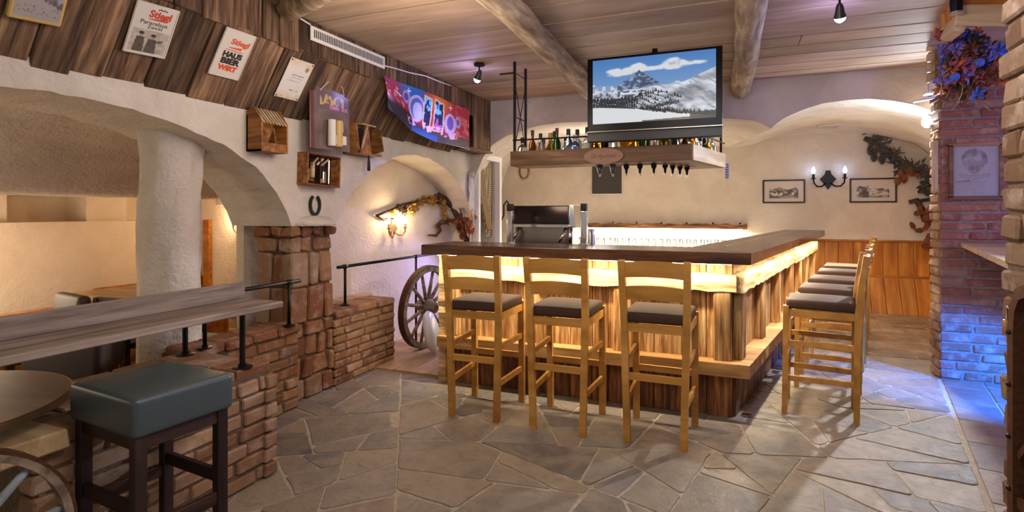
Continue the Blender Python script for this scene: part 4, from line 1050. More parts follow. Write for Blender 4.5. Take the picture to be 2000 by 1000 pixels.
# slatted box
y0, y1, z0, z1 = px_box(493, 218, 543, 295, XL + .06)
t = thing('slatted_box', 'small open wooden box with pale slatted lid on the plaster wall', 'box', (XL + .06, (y0 + y1) / 2, z0))
ym = (y0 + y1) / 2; w = y1 - y0
for y in (y0, y1): MB().prism([(XL + .005, y, z0), (XL + .14, y, z0), (XL + .14, y, z0 + .2), (XL + .07, y, z1), (XL + .005, y, z1 - .03)], (0, 1, 0), .012).build('side_panel', M['boxwood'], t)
MB().box((XL + .075, ym, z0 + .006), (.13, w, .012)).build('bottom', M['boxwood'], t); MB().box((XL + .012, ym, (z0 + z1) / 2 - .03), (.012, w, z1 - z0 - .06)).build('back_panel', M['boxwood'], t)
MB().box((XL + .135, ym, z0 + .03), (.012, w - .01, .06)).build('front_panel', M['boxwood'], t); MB().prism([(XL + .02, ym + .03, z0), (XL + .13, ym + .03, z0), (XL + .10, ym + .03, z0 + .17)], (0, 1, 0), .01).build('divider', M['boxwood'], t)
for i in range(8): MB().bar((XL + .145, y0 + .02 + (w - .03) * i / 7, z0 + .19), (XL + .05, y0 + .02 + (w - .03) * i / 7, z1 - .005), .012, .008, (0, 1, 0)).build('slat', M['palewood'], t)
# diorama box
f, w, h = from_px([(606, 298), (667, 310), (661, 365), (597, 358)], (XL + .10, 3.6, 1.8), (1, 0, 0))
t = thing('diorama_box', 'small wooden shadow box with a miniature room scene', 'shadow box', f.p(0, -h / 2, -.09))
MB().add(*[[f.p(x, y, z) for z in (-.098, -.09) for x, y in ((-w / 2, -h / 2), (w / 2, -h / 2), (w / 2, h / 2), (-w / 2, h / 2))], [(0, 1, 2, 3), (4, 5, 6, 7), (0, 1, 5, 4), (1, 2, 6, 5), (2, 3, 7, 6), (3, 0, 4, 7)]]).build('back_panel', M['darkstain'], t)
for (x, y, a, b) in ((0, h / 2, w + .012, .012), (0, -h / 2, w + .012, .012), (-w / 2, 0, .012, h), (w / 2, 0, .012, h)):
    slab_on('box_side', Fr(f.p(x, y, -.098), f.ex, f.ey), a, b, .10, M['boxwood'], t)
slab_on('partition', Fr(f.p(0, 0, -.088), f.ex, f.ey), .008, h * .95, .05, M['darkstain'], t)
for i in range(3): MB().bar(f.p(-.08 + i * .05, h * .18, -.05), f.p(-.02 + i * .06, h * .42, -.05), .014, .01).build('miniature_rafter', M['palewood'], t)
for (x, y, a, b, m) in ((-.10, -.05, .05, .09, 'hop'), (-.045, .0, .03, .12, 'palewood'), (-.11, .06, .04, .04, 'paper'), (.06, -.06, .04, .1, 'steel'), (.03, -.10, .05, .035, 'palewood'), (.10, 0, .012, .2, 'steel'), (-.06, -.10, .05, .03, 'leafred')):
    slab_on('miniature', Fr(f.p(x * w / .3, y * h / .3, -.085), f.ex, f.ey), a, b, .03, M[m], t, .006)
# nesting-box like wooden cabinet with hanging pull
y0, y1, z0, z1 = px_box(688, 250, 739, 300, XL + .10)
t = thing('bellows_box', 'wooden bellows-shaped box with hanging handle under the cladding', 'box', (XL + .1, (y0 + y1) / 2, z0)); ym = (y0 + y1) / 2; w = y1 - y0
MB().prism([(XL + .02, y0, z0), (XL + .16, y0 + .01, z0 + .03), (XL + .10, y0 + .05, z1), (XL + .01, y0 + .02, z1)], (0, 1, 0), .014).build('side_panel', M['boxwood'], t)
MB().prism([(XL + .02, y1, z0 + .02), (XL + .16, y1 - .01, z0 + .05), (XL + .13, y1 - .02, z1 - .02), (XL + .01, y1, z1)], (0, 1, 0), .014).build('side_panel', M['boxwood'], t)
MB().box((XL + .015, ym, (z0 + z1) / 2), (.015, w, z1 - z0)).build('back_panel', M['darkstain'], t)
MB().box((XL + .07, ym, z0 + .012), (.13, w, .018)).build('bottom', M['boxwood'], t); MB().box((XL + .07, ym + .02, z1), (.1, w * .55, .014)).build('top', M['palewood'], t)
MB().prism([(XL + .15, y0 + .03, z0), (XL + .15, ym, z0), (XL + .12, ym, z1 - .01), (XL + .12, ym - .04, z1 - .01)], (1, 0, 0), .012).build('front_panel', M['boxwood'], t)
MB().bar((XL + .165, y0 + .045, z0 + .05), (XL + .14, ym - .03, z1 - .02), .012, .01).build('edge_strip', M['palewood'], t)
MB().tube([(XL + .11, ym + .03, z0 + .15), (XL + .11, ym + .03, z0 - .02), (XL + .11, ym + .03, z0 - .06), (XL + .11, ym + .03, z0 - .13)], [.006, .008, .013, .014], 10).build('pull_handle', M['darkstain'], t, True)
# bag of souvenir glasses hanging from the slanted boards
f, w, h = from_px([(611, 158), (692, 178), (683, 300), (606, 287)], (XL + .16, 3.6, 2.2), (1, 0, 0))
t = thing('gift_pack', 'clear plastic gift pack with two glasses hanging from the boards', 'package', f.p(0, -h / 2, 0))
def pack(S, T):
    n = fbm(S * 4, T * 6); img = np.ones(S.shape + (3,)) * rgb('6e5a54'); img = img * (.75 + .55 * n)[..., None]
    img = mixc(img, (S < .1) * .7, '6a3430'); k = (T > .62) & (T < .88) & (S > .14) & (S < .93); img = mixc(img, k * .9, '6a5570'); img = mixc(img, k * (S < .5) * .5, '6e5a44')
    img = mixc(img, k * (np.abs(T - .77 - .02 * np.sin(S * 20)) < .07) * (np.abs(S - .52) < .3) * np.clip((vnoise(S * 24, T * 16) - .36) * 7, 0, 1), 'c6a868'); img = mixc(img, k * (np.abs(T - .665) < .025) * (S > .45) * np.clip((vnoise(S * 40, T * 9) - .3) * 5, 0, 1), 'c07a9a')
    img = mixc(img, np.clip((T - .9) * 12, 0, 1) * .6, '8e8aa0')
    return img
pp = painted('printed_backing', pack, 60, 90, lambda s, t_: ((s - .5) * w * .98, (t_ - .5) * h * .98, .01 * math.sin(s * 3.1)), M['printgloss'], t, f.p(0, 0, -.02), f.m)
m_ = pp.modifiers.new('s', 'SOLIDIFY'); m_.thickness = .006
for (x, y, hh, m) in ((-.045, -.12, .20, 'glass'), (.035, -.12, .20, 'glass')):
    MB().lathe([(.03, 0), (.032, .01), (.03, hh), (.034, hh + .002)], 14, f.p(x, y - .10, .025)).build('souvenir_glass', M['paper'] if x < 0 else M['gold'], t, 'auto')
slab_on('leaflet', Fr(f.p(.06, -h * .33, .03), f.ex, f.ey), .12, .07, .004, M['paper'], t); slab_on('oval_tag', Fr(f.p(.075, -.06, .012), f.ex, f.ey), .06, .08, .003, M['paper'], t, .001)
MB().tube([f.p(-w * .3, h * .38, 0), f.p(-w * .16, h * .52, .02), f.p(w * .02, h * .58, .01)], .003, 6).build('hanging_cord', M['paper'], t); MB().tube([f.p(w * .3, h * .38, 0), f.p(w * .2, h * .5, .02), f.p(w * .02, h * .58, .01)], .003, 6).build('hanging_cord', M['paper'], t)
# horseshoe
c = AX(616, 403, XL + .02); c.z += .012; pts = []
for i in range(15):
    a = R(-35) + R(250) * i / 14; pts.append((XL + .018, c.y - .055 * math.cos(a - R(0)) * 1.0, c.z - .01 - .06 * math.sin(a + 0)))
pts = [(XL + .018, c.y + .052 * math.sin(a) * (1 if abs(a) < 2.2 else .93), c.z - .075 * math.cos(a)) for a in [R(-150 + 300 * i / 18) for i in range(19)]]
mb = MB(); arc_sweep(mb, pts, (1, 0, 0), .012, .022); o = mb.build('horseshoe', M['iron'], None, 'auto'); tag(o, 'dark iron horseshoe on the plaster above the brick pillar', 'horseshoe')
for s_ in (-1, 1):
    for k in range(3): MB().box((XL + .026, c.y + s_ * (.05 - .003 * k), c.z - .01 + k * .022), (.006, .005, .007)).build('nail_hole', M['darkpl'], o)

# ================================================================== LAMPS
def sconce(label, c, n, mat, bulb, lcol, power, s=1.0, name='wall_sconce'):
    """two-armed candle lamp; c wall point, n outwards"""
    n = Vector(n).normalized(); ex = Vector((0, 0, 1)).cross(n).normalized(); f = Fr(c, ex, (0, 0, 1)); t = thing(name, label, 'wall lamp', c)
    P = lambda x, y, z=0: f.p(x * s, y * s, z * s)
    vs = [P(x, y, z) for z in (0, .015) for x, y in ((0, -.11), (.05, -.03), (.075, .0), (.03, .05), (.02, .09), (-.02, .09), (-.03, .05), (-.075, 0), (-.05, -.03))]
    k = 9; MB().add(vs, [tuple(range(k - 1, -1, -1)), tuple(range(k, 2 * k))] + [(i, (i + 1) % k, k + (i + 1) % k, k + i) for i in range(k)]).build('back_plate', mat, t)
    for sx in (-1, 1):
        a = MB().tube([P(sx * .02, -.04, .02), P(sx * .06, -.075, .045), P(sx * .105, -.075, .06), P(sx * .135, -.04, .07), P(sx * .14, 0, .07)], .008 * s, 8).build('arm', mat, t, True)
        MB().lathe([(.006 * s, 0), (.024 * s, .006 * s), (.026 * s, .012 * s), (.012 * s, .014 * s), (.012 * s, .055 * s)], 12, P(sx * .14, -.002, .07)).build('candle_holder', mat, a, 'auto')
        MB().lathe([(.009 * s, 0), (.018 * s, .02 * s), (.019 * s, .035 * s), (.011 * s, .058 * s), (.001 * s, .078 * s)], 12, P(sx * .14, .052, .07)).build('bulb', bulb, a, True)
        light('sconce_bulb', 'POINT', P(sx * .14, .10, .10), power, lcol, .03)
    return t
c = AP(766, 446, NICHE_P + NICHE_N * .003, NICHE_N); sconce('brass two-candle wall lamp in the plaster niche under the branch', c, NICHE_N, M['brass'], M['bulbwarm'], WARM, 5.5, 1.0)
c = AY(484, 441, 5.045); sconce('two-candle wall lamp on the side room wall left of the pillar', c, (0, -1, 0), M['brass'], M['bulbwarm'], WARM, 9, 1.1)
c = AY(1617, 350, YB - .005); sconce('black iron two-candle wall lamp with bluish bulbs between two framed pictures', c, (0, -1, 0), M['iron'], M['bulbblue'], (.45, .55, 1), .4, 1.45)
def ceiling_spot(label, p, aim, bulb, lcol, power, s=1):
    t = thing('ceiling_spot', label, 'spotlight', (p[0], p[1], ZC)); p = Vector((p[0], p[1], ZC)); d = Vector(aim).normalized()
    MB().lathe([(.045 * s, 0), (.05 * s, -.004), (.05 * s, -.022 * s), (.02 * s, -.026 * s)], 18, p).build('ceiling_rose', M['iron'], t, 'auto')
    e = p + Vector((0, 0, -.09 * s)); MB().tube([p + Vector((0, 0, -.02)), e], .007 * s, 8).build('stem', M['iron'], t)
    q = Vector((0, 0, 1)).rotation_difference(d).to_matrix()
    hd = MB().lathe([(.012 * s, -.03 * s), (.022 * s, -.01 * s), (.026 * s, .02 * s), (.036 * s, .055 * s), (.034 * s, .056 * s), (.02 * s, .03 * s), (.001, .028 * s)], 18, e, q).build('lamp_head', M['darkpl'], t, 'auto')
    MB().ball(e + d * (.056 * s), .033 * s, 10).build('bulb', bulb, hd, True)
    light('spot_beam', 'SPOT', e + d * (.09 * s), power, lcol, .03, e + d * 2, None, 110, .7); light('spot_glow', 'POINT', e + d * (.10 * s), 5.5, lcol, .03)
p = AZ(936, 124, ZC); ceiling_spot('blue-lit ceiling spotlight left of the centre log beam', p, (-.45, .25, -.8), M['bulbblue'], VIO, 26)
p = AZ(1640, -12, ZC); ceiling_spot('blue-lit ceiling spotlight right of the right log beam', p, (.1, .5, -.85), M['bulbblue'], VIO, 26)
# bright spotlight on the right pier
SPT = AY(1811, 238, 6.32)
t = thing('clip_spotlight', 'glaring white spotlight clamped beside the right brick pier', 'spotlight', SPT)
q = Vector((0, 0, 1)).rotation_difference(Vector((-.72, -.55, -.05)).normalized()).to_matrix()
hd = MB().lathe([(.02, -.10), (.045, -.09), (.055, -.02), (.06, 0), (.056, .001), (.05, -.03), (.001, -.035)], 20, SPT, q).build('lamp_head', M['darkpl'], t, 'auto')
MB().lathe([(.001, -.006), (.05, -.012), (.05, -.02), (.001, -.02)], 20, SPT, q).build('lamp_lens', M['bulbcool'], hd, True)
MB().tube([SPT - q @ Vector((0, 0, .09)), SPT + Vector((.11, .05, -.02)), SPT + Vector((.14, -.26, -.02))], .010, 8).build('arm', M['white'], t, True)
light('clip_spot_beam', 'POINT', SPT + q @ Vector((0, 0, .06)), 34, (.84, .92, 1.0), .04)
# blue floor lamp standing behind the jamb, out of view
light('clip_spot_floor', 'SPOT', SPT + q @ Vector((0, 0, .06)), 260, (.90, .94, 1.0), .035, (.2, 3.9, 0), None, 100, .8)
light('blue_lamp', 'SPOT', (2.75, 4.55, .95), 900, (.01, .16, 1.0), .05, (1.9, 5.35, .05), None, 60, .7)
light('blue_ledge_fill', 'POINT', (2.85, 4.3, 1.55), 14, (.08, .25, 1.0), .04)  # added point light that tints the ledge top blue
light('violet_lamp', 'POINT', (3.2, 4.3, 1.9), 26, (.45, .35, 1.0), .04)
light('wheel_fill', 'SPOT', (-2.75, 5.95, .95), 34, (.28, .28, 1.0), .05, (-3.45, 5.2, .2), None, 120, .8)  # added violet fill for the wheel niche, no fixture here
# ================================================================== TELEVISION, HANGING SHELF, BOTTLES
t = thing('television', 'wall-size flat television showing snowy mountains above the bar', 'television', (-.59, 4.43, 2.0))
TX0, TX1, TZ0, TZ1, TY = -1.105, -.075, 2.008, 2.688, 4.40
rbox('housing', (TX1 - TX0, .06, TZ1 - TZ0), .006, M['blackpl'], t, ((TX0 + TX1) / 2, TY + .03, (TZ0 + TZ1) / 2))
rbox('speaker_bar', (TX1 - TX0, .05, .075), .006, M['darkpl'], t, ((TX0 + TX1) / 2, TY + .015, TZ0 + .0375))
MB().box(((TX0 + TX1) / 2, TY - .012, TZ0 + .082), (TX1 - TX0, .006, .006)).build('silver_trim', M['steel'], t)
def trees(S, T, base, hh, fr_, seed, dens=1.0):
    i_ = np.floor(S * fr_ + seed).astype(int); fr = S * fr_ + seed - i_; rn = _LAT[i_ % 256, (seed * 7) % 256]; r2 = _LAT[i_ % 256, (seed * 13 + 5) % 256]
    b = base + (r2 - .5) * .03; h_ = hh * (.5 + .8 * rn) * (rn < dens); return ((T > b - .012) & (T < b + h_ * (1 - 2.1 * np.abs(fr - .5)))).astype(float)
def alps(S, T):
    img = np.ones(S.shape + (3,)) * rgb('4f86cc'); img = mixc(img, np.clip(1.5 - T * 1.5, 0, 1) * .6, 'b4cdec')
    cl = 1.1 * np.exp(-((S - .24) / .15) ** 2 - ((T - .78) / .07) ** 2) + np.exp(-((S - .39) / .06) ** 2 - ((T - .85) / .06) ** 2) + 1.15 * np.exp(-((S - .68) / .10) ** 2 - ((T - .84) / .09) ** 2) + .8 * np.exp(-((S - .52) / .08) ** 2 - ((T - .80) / .035) ** 2) + .8 * np.exp(-((S - .87) / .08) ** 2 - ((T - .83) / .04) ** 2)
    cn = fbm(S * 20, T * 13, 6); img = mixc(img, np.clip((cl * (.35 + 1.3 * cn) - .36) * 3.2, 0, 1), 'e9edf4'); img = mixc(img, np.clip((cl - .4) * 2, 0, 1) * np.clip((.42 - cn) * 5, 0, 1) * .5, 'a8b4c8')
    far = .56 + .09 * fbm(S * 10, S * 0 + 1) - .06 * S; m = np.clip((far - T) * 80, 0, 1); img = mixc(img, m, '8fa6cc'); img = mixc(img, m * np.clip((fbm(S * 30, T * 30) - .47) * 9, 0, 1), 'e2e8f2')
    pk = .80 - .75 * np.abs(S - .395) ** .85 * (1 + .5 * fbm(S * 30, S * 0)) + .02 * (fbm(S * 70, S * 0 + 4) - .5); pk = np.where(np.abs(S - .385) < .17, pk, 0)
    m = np.clip((pk - T) * 90, 0, 1) * (T > .5); img = mixc(img, m, '4c5f84'); rk = fbm(S * 26 + T * 22, T * 30 - S * 20, 6); img = mixc(img, m * np.clip((rk - .50) * 10, 0, 1) * .8, 'b9c6dc'); img = mixc(img, m * (S > .40) * .25, '2f3d58')
    r1 = .50 + .14 * np.clip((S - .32) * 1.6, 0, 1) - .05 * np.clip((S - .55) * 4, 0, 1) + .17 * np.clip((S - .74) * 3.2, 0, 1) + .04 * (fbm(S * 8, S * 0 + 7) - .5)
    sh_ = fbm(S * 5 + T * 4, T * 8 - S * 3, 6); st = fbm((S * 1.0 + T * .7) * 16, (T - S * .6) * 3.5, 5); m = np.clip((r1 - T) * 90, 0, 1)[..., None]
    base = rgb('dfe5f0') * np.clip(.46 + .95 * sh_ - .5 * np.clip(st - .46, 0, 1) * (S > .4), .3, 1.05)[..., None]; img = img * (1 - m) + base * m; m = m[..., 0]
    img = mixc(img, m * (S < .45) * (T > .34) * np.clip((fbm(S * 40, T * 36, 6) - .50) * 14, 0, 1) * .85, '46526c')
    img = mixc(img, m * (S > .5) * np.clip((fbm((S + T * .9) * 26, (T - S) * 6, 5) - .55) * 10, 0, 1) * .5, '66728e')
    for k in range(9): img = mixc(img, trees(S, T, .36 - .021 * k + 0 * S, .065, 34 + 3 * k, k + 3) * (S < .36 + .03 * np.sin(k * 2.1)), ('1f2830', '2a343c', '353f48')[k % 3])
    for k in range(7): img = mixc(img, trees(S, T, .44 - .035 * k - .22 * (S - .36) + .05 * np.sin(S * 14 + k), .06, 46 + 4 * k, k + 40, .55) * (S > .36) * (S < .74 - .02 * k), ('28323c', '36404a')[k % 2])
    fg = .265 - .22 * np.clip(S, 0, 1) ** 1.3; img = mixc(img, np.clip((fg - T) * 90, 0, 1), 'eceff4')
    for k in range(4): img = mixc(img, trees(S, T, fg - .004 * k, .075, 52 + 7 * k, k + 70, .5 + .1 * k) * (S > .40 + .05 * k), '1c2428')
    img = mixc(img, ((T < .02 + .06 * np.clip(S - .5, 0, 1)) & (S > .42)).astype(float) * .85, '57523f'); img = mixc(img, ((S > .80) & (T < .10 + .02 * vnoise(S * 60, S * 0))).astype(float) * .8, '23282a'); return img
SW, SH = .94, .515
painted('screen', alps, 420, 236, rectP(SW, SH), M['screen'], t, ((TX0 + TX1) / 2, TY - .0015, TZ0 + .145 + SH / 2), Matrix(((1, 0, 0), (0, 0, 1), (0, 1, 0))).transposed() if False else Matrix(((1, 0, 0), (0, 0, -1), (0, 1, 0))))
MB().bar((-.59, 4.50, 2.4), (-.59, 4.60, 2.76), .06, .04).build('ceiling_bracket', M['iron'], t)
# hanging bottle shelf
SY, SZ0, SZ1 = 4.60, 1.855, 1.985
sh = thing('hanging_shelf', 'hanging wooden bottle shelf box above the bar on iron frames', 'shelf', (-1.08, 4.9, SZ0))
X0, X1 = -1.86, -.305; hsd = Vector((.232, .973)); SLN = .98
board('front_board', (X0, SY, (SZ0 + SZ1) / 2), (X1, SY, (SZ0 + SZ1) / 2), SZ1 - SZ0, .03, M['shelfwood'], sh, (0, 0, 1))
e = Vector((X1, SY)) + hsd * SLN
board('side_board', (X1 - .005, SY + .01, (SZ0 + SZ1) / 2), (e.x, e.y, (SZ0 + SZ1) / 2), SZ1 - SZ0, .03, M['palewood'], sh, (0, 0, 1))
board('side_board', (X0 + .012, SY + .015, (SZ0 + SZ1) / 2), (X0 + .012, SY + .32, (SZ0 + SZ1) / 2), SZ1 - SZ0, .025, M['shelfwood'], sh, (0, 0, 1))
d_ = Vector((hsd.y, -hsd.x))
MB().prism([(X0, SY + .01, SZ0), (X1, SY + .01, SZ0), (X1 - .31, SY + .33, SZ0), (X0, SY + .33, SZ0)], (0, 0, 1), .02).build('bottom_board', M['palewood'], sh)
MB().prism([(X1, SY + .01, SZ0), (e.x, e.y, SZ0), (e.x - d_.x * .34, e.y - d_.y * .34, SZ0), (X1 - .31, SY + .33, SZ0)], (0, 0, 1), .02).build('bottom_board', M['palewood'], sh)
board('back_board', (X0, SY + .33, SZ0 + .05), (X1 - .31, SY + .33, SZ0 + .05), .10, .02, M['shelfwood'], sh, (0, 0, 1))
for (x, y) in ((X0 + .025, SY + .03), (X0 + .03, SY + .30), (e.x - .03, e.y - .03)):
    MB().bar((x, y, SZ0 + .02), (x, y, ZC - .002), .02, .02, (1, 0, 0)).build('hanger', M['iron'], sh)
for (a, b) in (((X0 + .025, SY + .03, 2.02), (X0 + .03, SY + .30, 2.62)), ((X0 + .025, SY + .03, 2.62), (X0 + .03, SY + .30, 2.02))): MB().tube([a, b], .004, 6).build('brace', M['iron'], sh)
for z in (2.30, 2.70): MB().tube([(X0 + .025, SY + .03, z), (X0 + .03, SY + .30, z)], .005, 6).build('brace', M['iron'], sh)
MB().tube([(X0 - .12, SY + .03, 2.70), (X0 + .03, SY + .03, 2.70)], .008, 8).build('top_bar', M['iron'], sh)
MB().tube([(X0 + .02, SY - .005, 2.085), (TX0 + .02, SY - .005, 2.085)], .007, 8).build('guard_rail', M['iron'], sh)
p0 = Vector((X1, SY, 2.085)); MB().tube([(X0 + .9, SY - .005, 2.085), (X1, SY - .005, 2.085), (e.x, e.y, 2.085)], .007, 8).build('guard_rail', M['iron'], sh)
# oval sign
c = AY(1179, 305, SY - .02); f = Fr(c, (1, 0, 0), (0, 0, 1)); k = 36
vs = [f.p(.168 * math.cos(2 * PI * i / k), .066 * math.sin(2 * PI * i / k), z) for z in (0, .014) for i in range(k)]
o = MB().add(vs, [tuple(range(k - 1, -1, -1)), tuple(range(k, 2 * k))] + [(i, (i + 1) % k, k + (i + 1) % k, k + i) for i in range(k)]).build('oval_sign', M['shelfwood'], None)
o.data.materials[0] = plain('oval_wood', 'a88068', .55, 0, .3, .08, .1, 20)
tag(o, 'oval wooden name plate on the front of the hanging shelf', 'sign'); text('Der Apotheker', f, 0, 0, .0145, .052, M['inkbrown'], o, shear=.25, width=.21)
# bottles
BT = {'round': [(.036, 0), (.038, .01), (.038, .15), (.030, .18), (.014, .205), (.013, .265), (.015, .27)],
      'square': [(.040, 0), (.043, .01), (.043, .12), (.036, .15), (.014, .17), (.014, .22), (.016, .225)],
      'tall': [(.033, 0), (.035, .01), (.035, .17), (.026, .20), (.013, .225), (.012, .30), (.014, .305)],
      'bulb': [(.044, 0), (.047, .02), (.045, .08), (.028, .13), (.014, .16), (.013, .23), (.015, .235)]}
BC_ = {'clear': ('dfe6ea', .95), 'amber': ('b5761f', .9), 'green': ('3d5a34', .85), 'dark': ('241a14', .55), 'blue': ('9fb8d8', .92), 'gold': ('d3a93a', .9), 'red': ('6a2418', .8), 'brown': ('7a4a22', .85)}
GL = {k_: glass('bottle_' + k_, c_[0], .04, 1, c_[1]) for k_, c_ in BC_.items()}
LBm = {k_: plain('bottle_label_' + k_, c_, .6) for k_, c_ in (('white', 'd8d0c4'), ('rust', '9a5a34'), ('cream', 'cbb994'), ('teal', '3f6a70'), ('black', '25211f'), ('yellow', 'c4a43c'))}
CPm = {k_: plain('bottle_cap_' + k_, c_, .4, .2) for k_, c_ in (('black', '1c1918'), ('red', '6a2026'), ('gold', 'a88a4a'), ('white', 'cfc9c2'), ('brown', '4a3226'))}
seq = [('square', 'clear', 'rust', 'black'), ('tall', 'brown', 'cream', 'brown'), ('round', 'clear', 'white', 'black'), ('bulb', 'gold', 'yellow', 'gold'), ('tall', 'green', 'white', 'red'), ('round', 'blue', 'cream', 'black'),
       ('square', 'blue', 'white', 'white'), ('tall', 'clear', 'rust', 'black'), ('bulb', 'amber', 'cream', 'brown'), ('tall', 'dark', 'black', 'black'), ('round', 'clear', 'cream', 'brown'), ('round', 'amber', 'rust', 'gold'),
       ('square', 'gold', 'yellow', 'black'), ('round', 'green', 'white', 'black'), ('tall', 'clear', 'white', 'gold'), ('round', 'gold', 'rust', 'red'), ('square', 'clear', 'white', 'black'), ('bulb', 'amber', 'yellow', 'black')]
ordw = ['first', 'second', 'third', 'fourth', 'fifth', 'sixth', 'seventh', 'eighth', 'ninth', 'tenth', 'eleventh', 'twelfth', 'thirteenth', 'fourteenth', 'fifteenth', 'sixteenth', 'seventeenth', 'eighteenth']
rz_ = random.Random(9)
def bottle(kind, gc, lc, cc, p, label, grp, s=1.0):
    t = thing('bottle', label, 'bottle', p, 0, grp); pr_ = [(r_ * s, z_ * s) for r_, z_ in BT[kind]]
    MB().lathe(pr_, 16, p).build('glass_body', GL[gc], t, True)
    rl = max(r_ for r_, z_ in pr_) + .0012; MB().lathe([(rl, .03 * s), (rl, .10 * s)], 16, p).build('label', LBm[lc], t, True)
    zt = pr_[-1][1]; rc_ = pr_[-1][0]
    MB().lathe([(rc_ + .001, zt - .045 * s), (rc_ + .002, zt + .002), (rc_ * .6, zt + .006)], 14, p).build('cap', CPm[cc], t, 'auto')
for i, sp in enumerate(seq):
    x = X0 + .085 + i * .083
    if x > X1 - .02: break
    bottle(*sp, (x + rz_.uniform(-.008, .008), SY + .075 + (.05 if i % 2 else 0), SZ0 + .02), f'{sp[1]} glass bottle with {sp[2]} label, {ordw[i]} from the left on the hanging shelf', 'bottles on the front of the hanging shelf', rz_.uniform(.98, 1.18) if sp[0] != 'tall' else 1.0)
for i in range(13):
    sp = seq[(i * 5 + 3) % 18]; x = X0 + .125 + i * .107
    bottle(*sp, (x, SY + .235, SZ0 + .02), f'{sp[1]} bottle, {ordw[i]} from the left in the rear row on the hanging shelf', 'bottles in the rear row of the hanging shelf', rz_.uniform(1.0, 1.15) if sp[0] != 'tall' else 1.03)
sq2 = [('square', 'clear', 'white', 'black'), ('round', 'amber', 'rust', 'gold'), ('round', 'clear', 'rust', 'white'), ('bulb', 'blue', 'white', 'black'), ('square', 'green', 'teal', 'black'), ('round', 'gold', 'rust', 'white'), ('tall', 'blue', 'white', 'white')]
for i, sp in enumerate(sq2):
    p = Vector((X1, SY)) + hsd * (.15 + i * .125) - d_ * .09
    bottle(*sp, (p.x, p.y, SZ0 + .02), f'{sp[1]} glass bottle, {ordw[i]} from the front along the shelf return right of the television', 'bottles along the side of the hanging shelf')
# optic pourers under the shelf
rail = thing('pourer_rail', 'rail with seven bottle pourers under the hanging shelf', 'pourer rail', (-.9, SY + .2, SZ0 - .03))
MB().tube([(-1.12, SY + .14, SZ0 - .012), (-.52, SY + .14, SZ0 - .012)], .006, 8).build('rail', M['chrome'], rail); MB().tube([(-.52, SY + .14, SZ0 - .012), (-.32, SY + .6, SZ0 - .012)], .006, 8).build('rail', M['chrome'], rail)
for i in range(9):
    x, y = (-1.08 + i * .115, SY + .14) if i < 5 else (-.53 + (i - 5) * .05, SY + .16 + (i - 5) * .11)
    pr_ = MB().lathe([(.012, 0), (.024, -.006), (.024, -.03), (.012, -.05), (.008, -.085), (.006, -.085)], 12, (x, y, SZ0 - .002)).build('pourer', M['blackpl'], rail, 'auto')
    MB().lathe([(.008, -.085), (.007, -.105)], 10, (x, y, SZ0 - .002)).build('spout', M['chrome'], pr_)
    if i < 2: MB().lathe([(.03, -.004), (.022, -.05), (.012, -.085)], 12, (x, y, SZ0 - .002)).build('clear_cup', M['glass'], pr_, True)
c = AY(1420, 334, e.y); o = MB().box((c.x, c.y, c.z), (.035, .006, .15)).build('striped_tag', M['paper'], None)
tag(o, 'narrow blue and white striped tag hanging from the shelf corner', 'tag')
for i in range(6): MB().box((c.x, c.y - .004, c.z - .06 + i * .024), (.03, .003, .012)).build('blue_stripe', plain('tag_blue', '5a6ab0', .6) if i == 0 else bpy.data.materials['tag_blue'], o)
MB().tube([(c.x, c.y, c.z + .075), (c.x - .008, c.y, c.z + .12), (e.x, e.y, SZ0 + .06)], .002, 6).build('string', M['paper'], o)
c = AY(1024, 333, YB - .01); pts = [(c.x + .09 * math.sin(a), YB - .02, c.z - .02 - .13 * math.cos(a)) for a in [R(-160 + 320 * i / 16) for i in range(17)]]
o = MB().tube(pts, .016, 8).build('wooden_ring', M['boxwood'], None, True); tag(o, 'brown horseshoe-shaped ornament on the back wall under the shelf end', 'ornament')

# ================================================================== BEHIND THE BAR
a, b = AY(1157, 311, YB - .005), AY(1214, 378, YB - .005)
o = MB().box(((a.x + b.x) / 2, YB - .012, (a.z + b.z) / 2), (b.x - a.x, .02, a.z - b.z)).build('blackboard', M['slate'], None); tag(o, 'plain dark grey blackboard on the back wall', 'blackboard')
MB().box(((a.x + b.x) / 2, YB - .02, b.z - .01), (b.x - a.x + .02, .025, .016)).build('bottom_rail', M['white'], o)
def house(seed, w0):
    def fn(S, T):
        n = fbm(S * 9 + seed, T * 9); img = np.ones(S.shape + (3,)) * rgb('cdbfae'); k = (np.abs(S - .5) < .36) & (np.abs(T - .45) < .26)
        r_ = .30 + .32 * fbm(S * 5 + seed, S * 0 + seed) + .12 * np.sin((S - .1) * 4); d = k & (T < r_ + .1); img = mixc(img, d * np.clip((n - .30) * 4, 0, 1), '4c423b')
        img = mixc(img, d * (np.abs(T - .38) < .07) * (vnoise(S * 18 + seed, T * 9) > .55), 'd0c4b4'); img = mixc(img, (k & (T < .26)) * .4, '6a5e54'); return img
    return fn
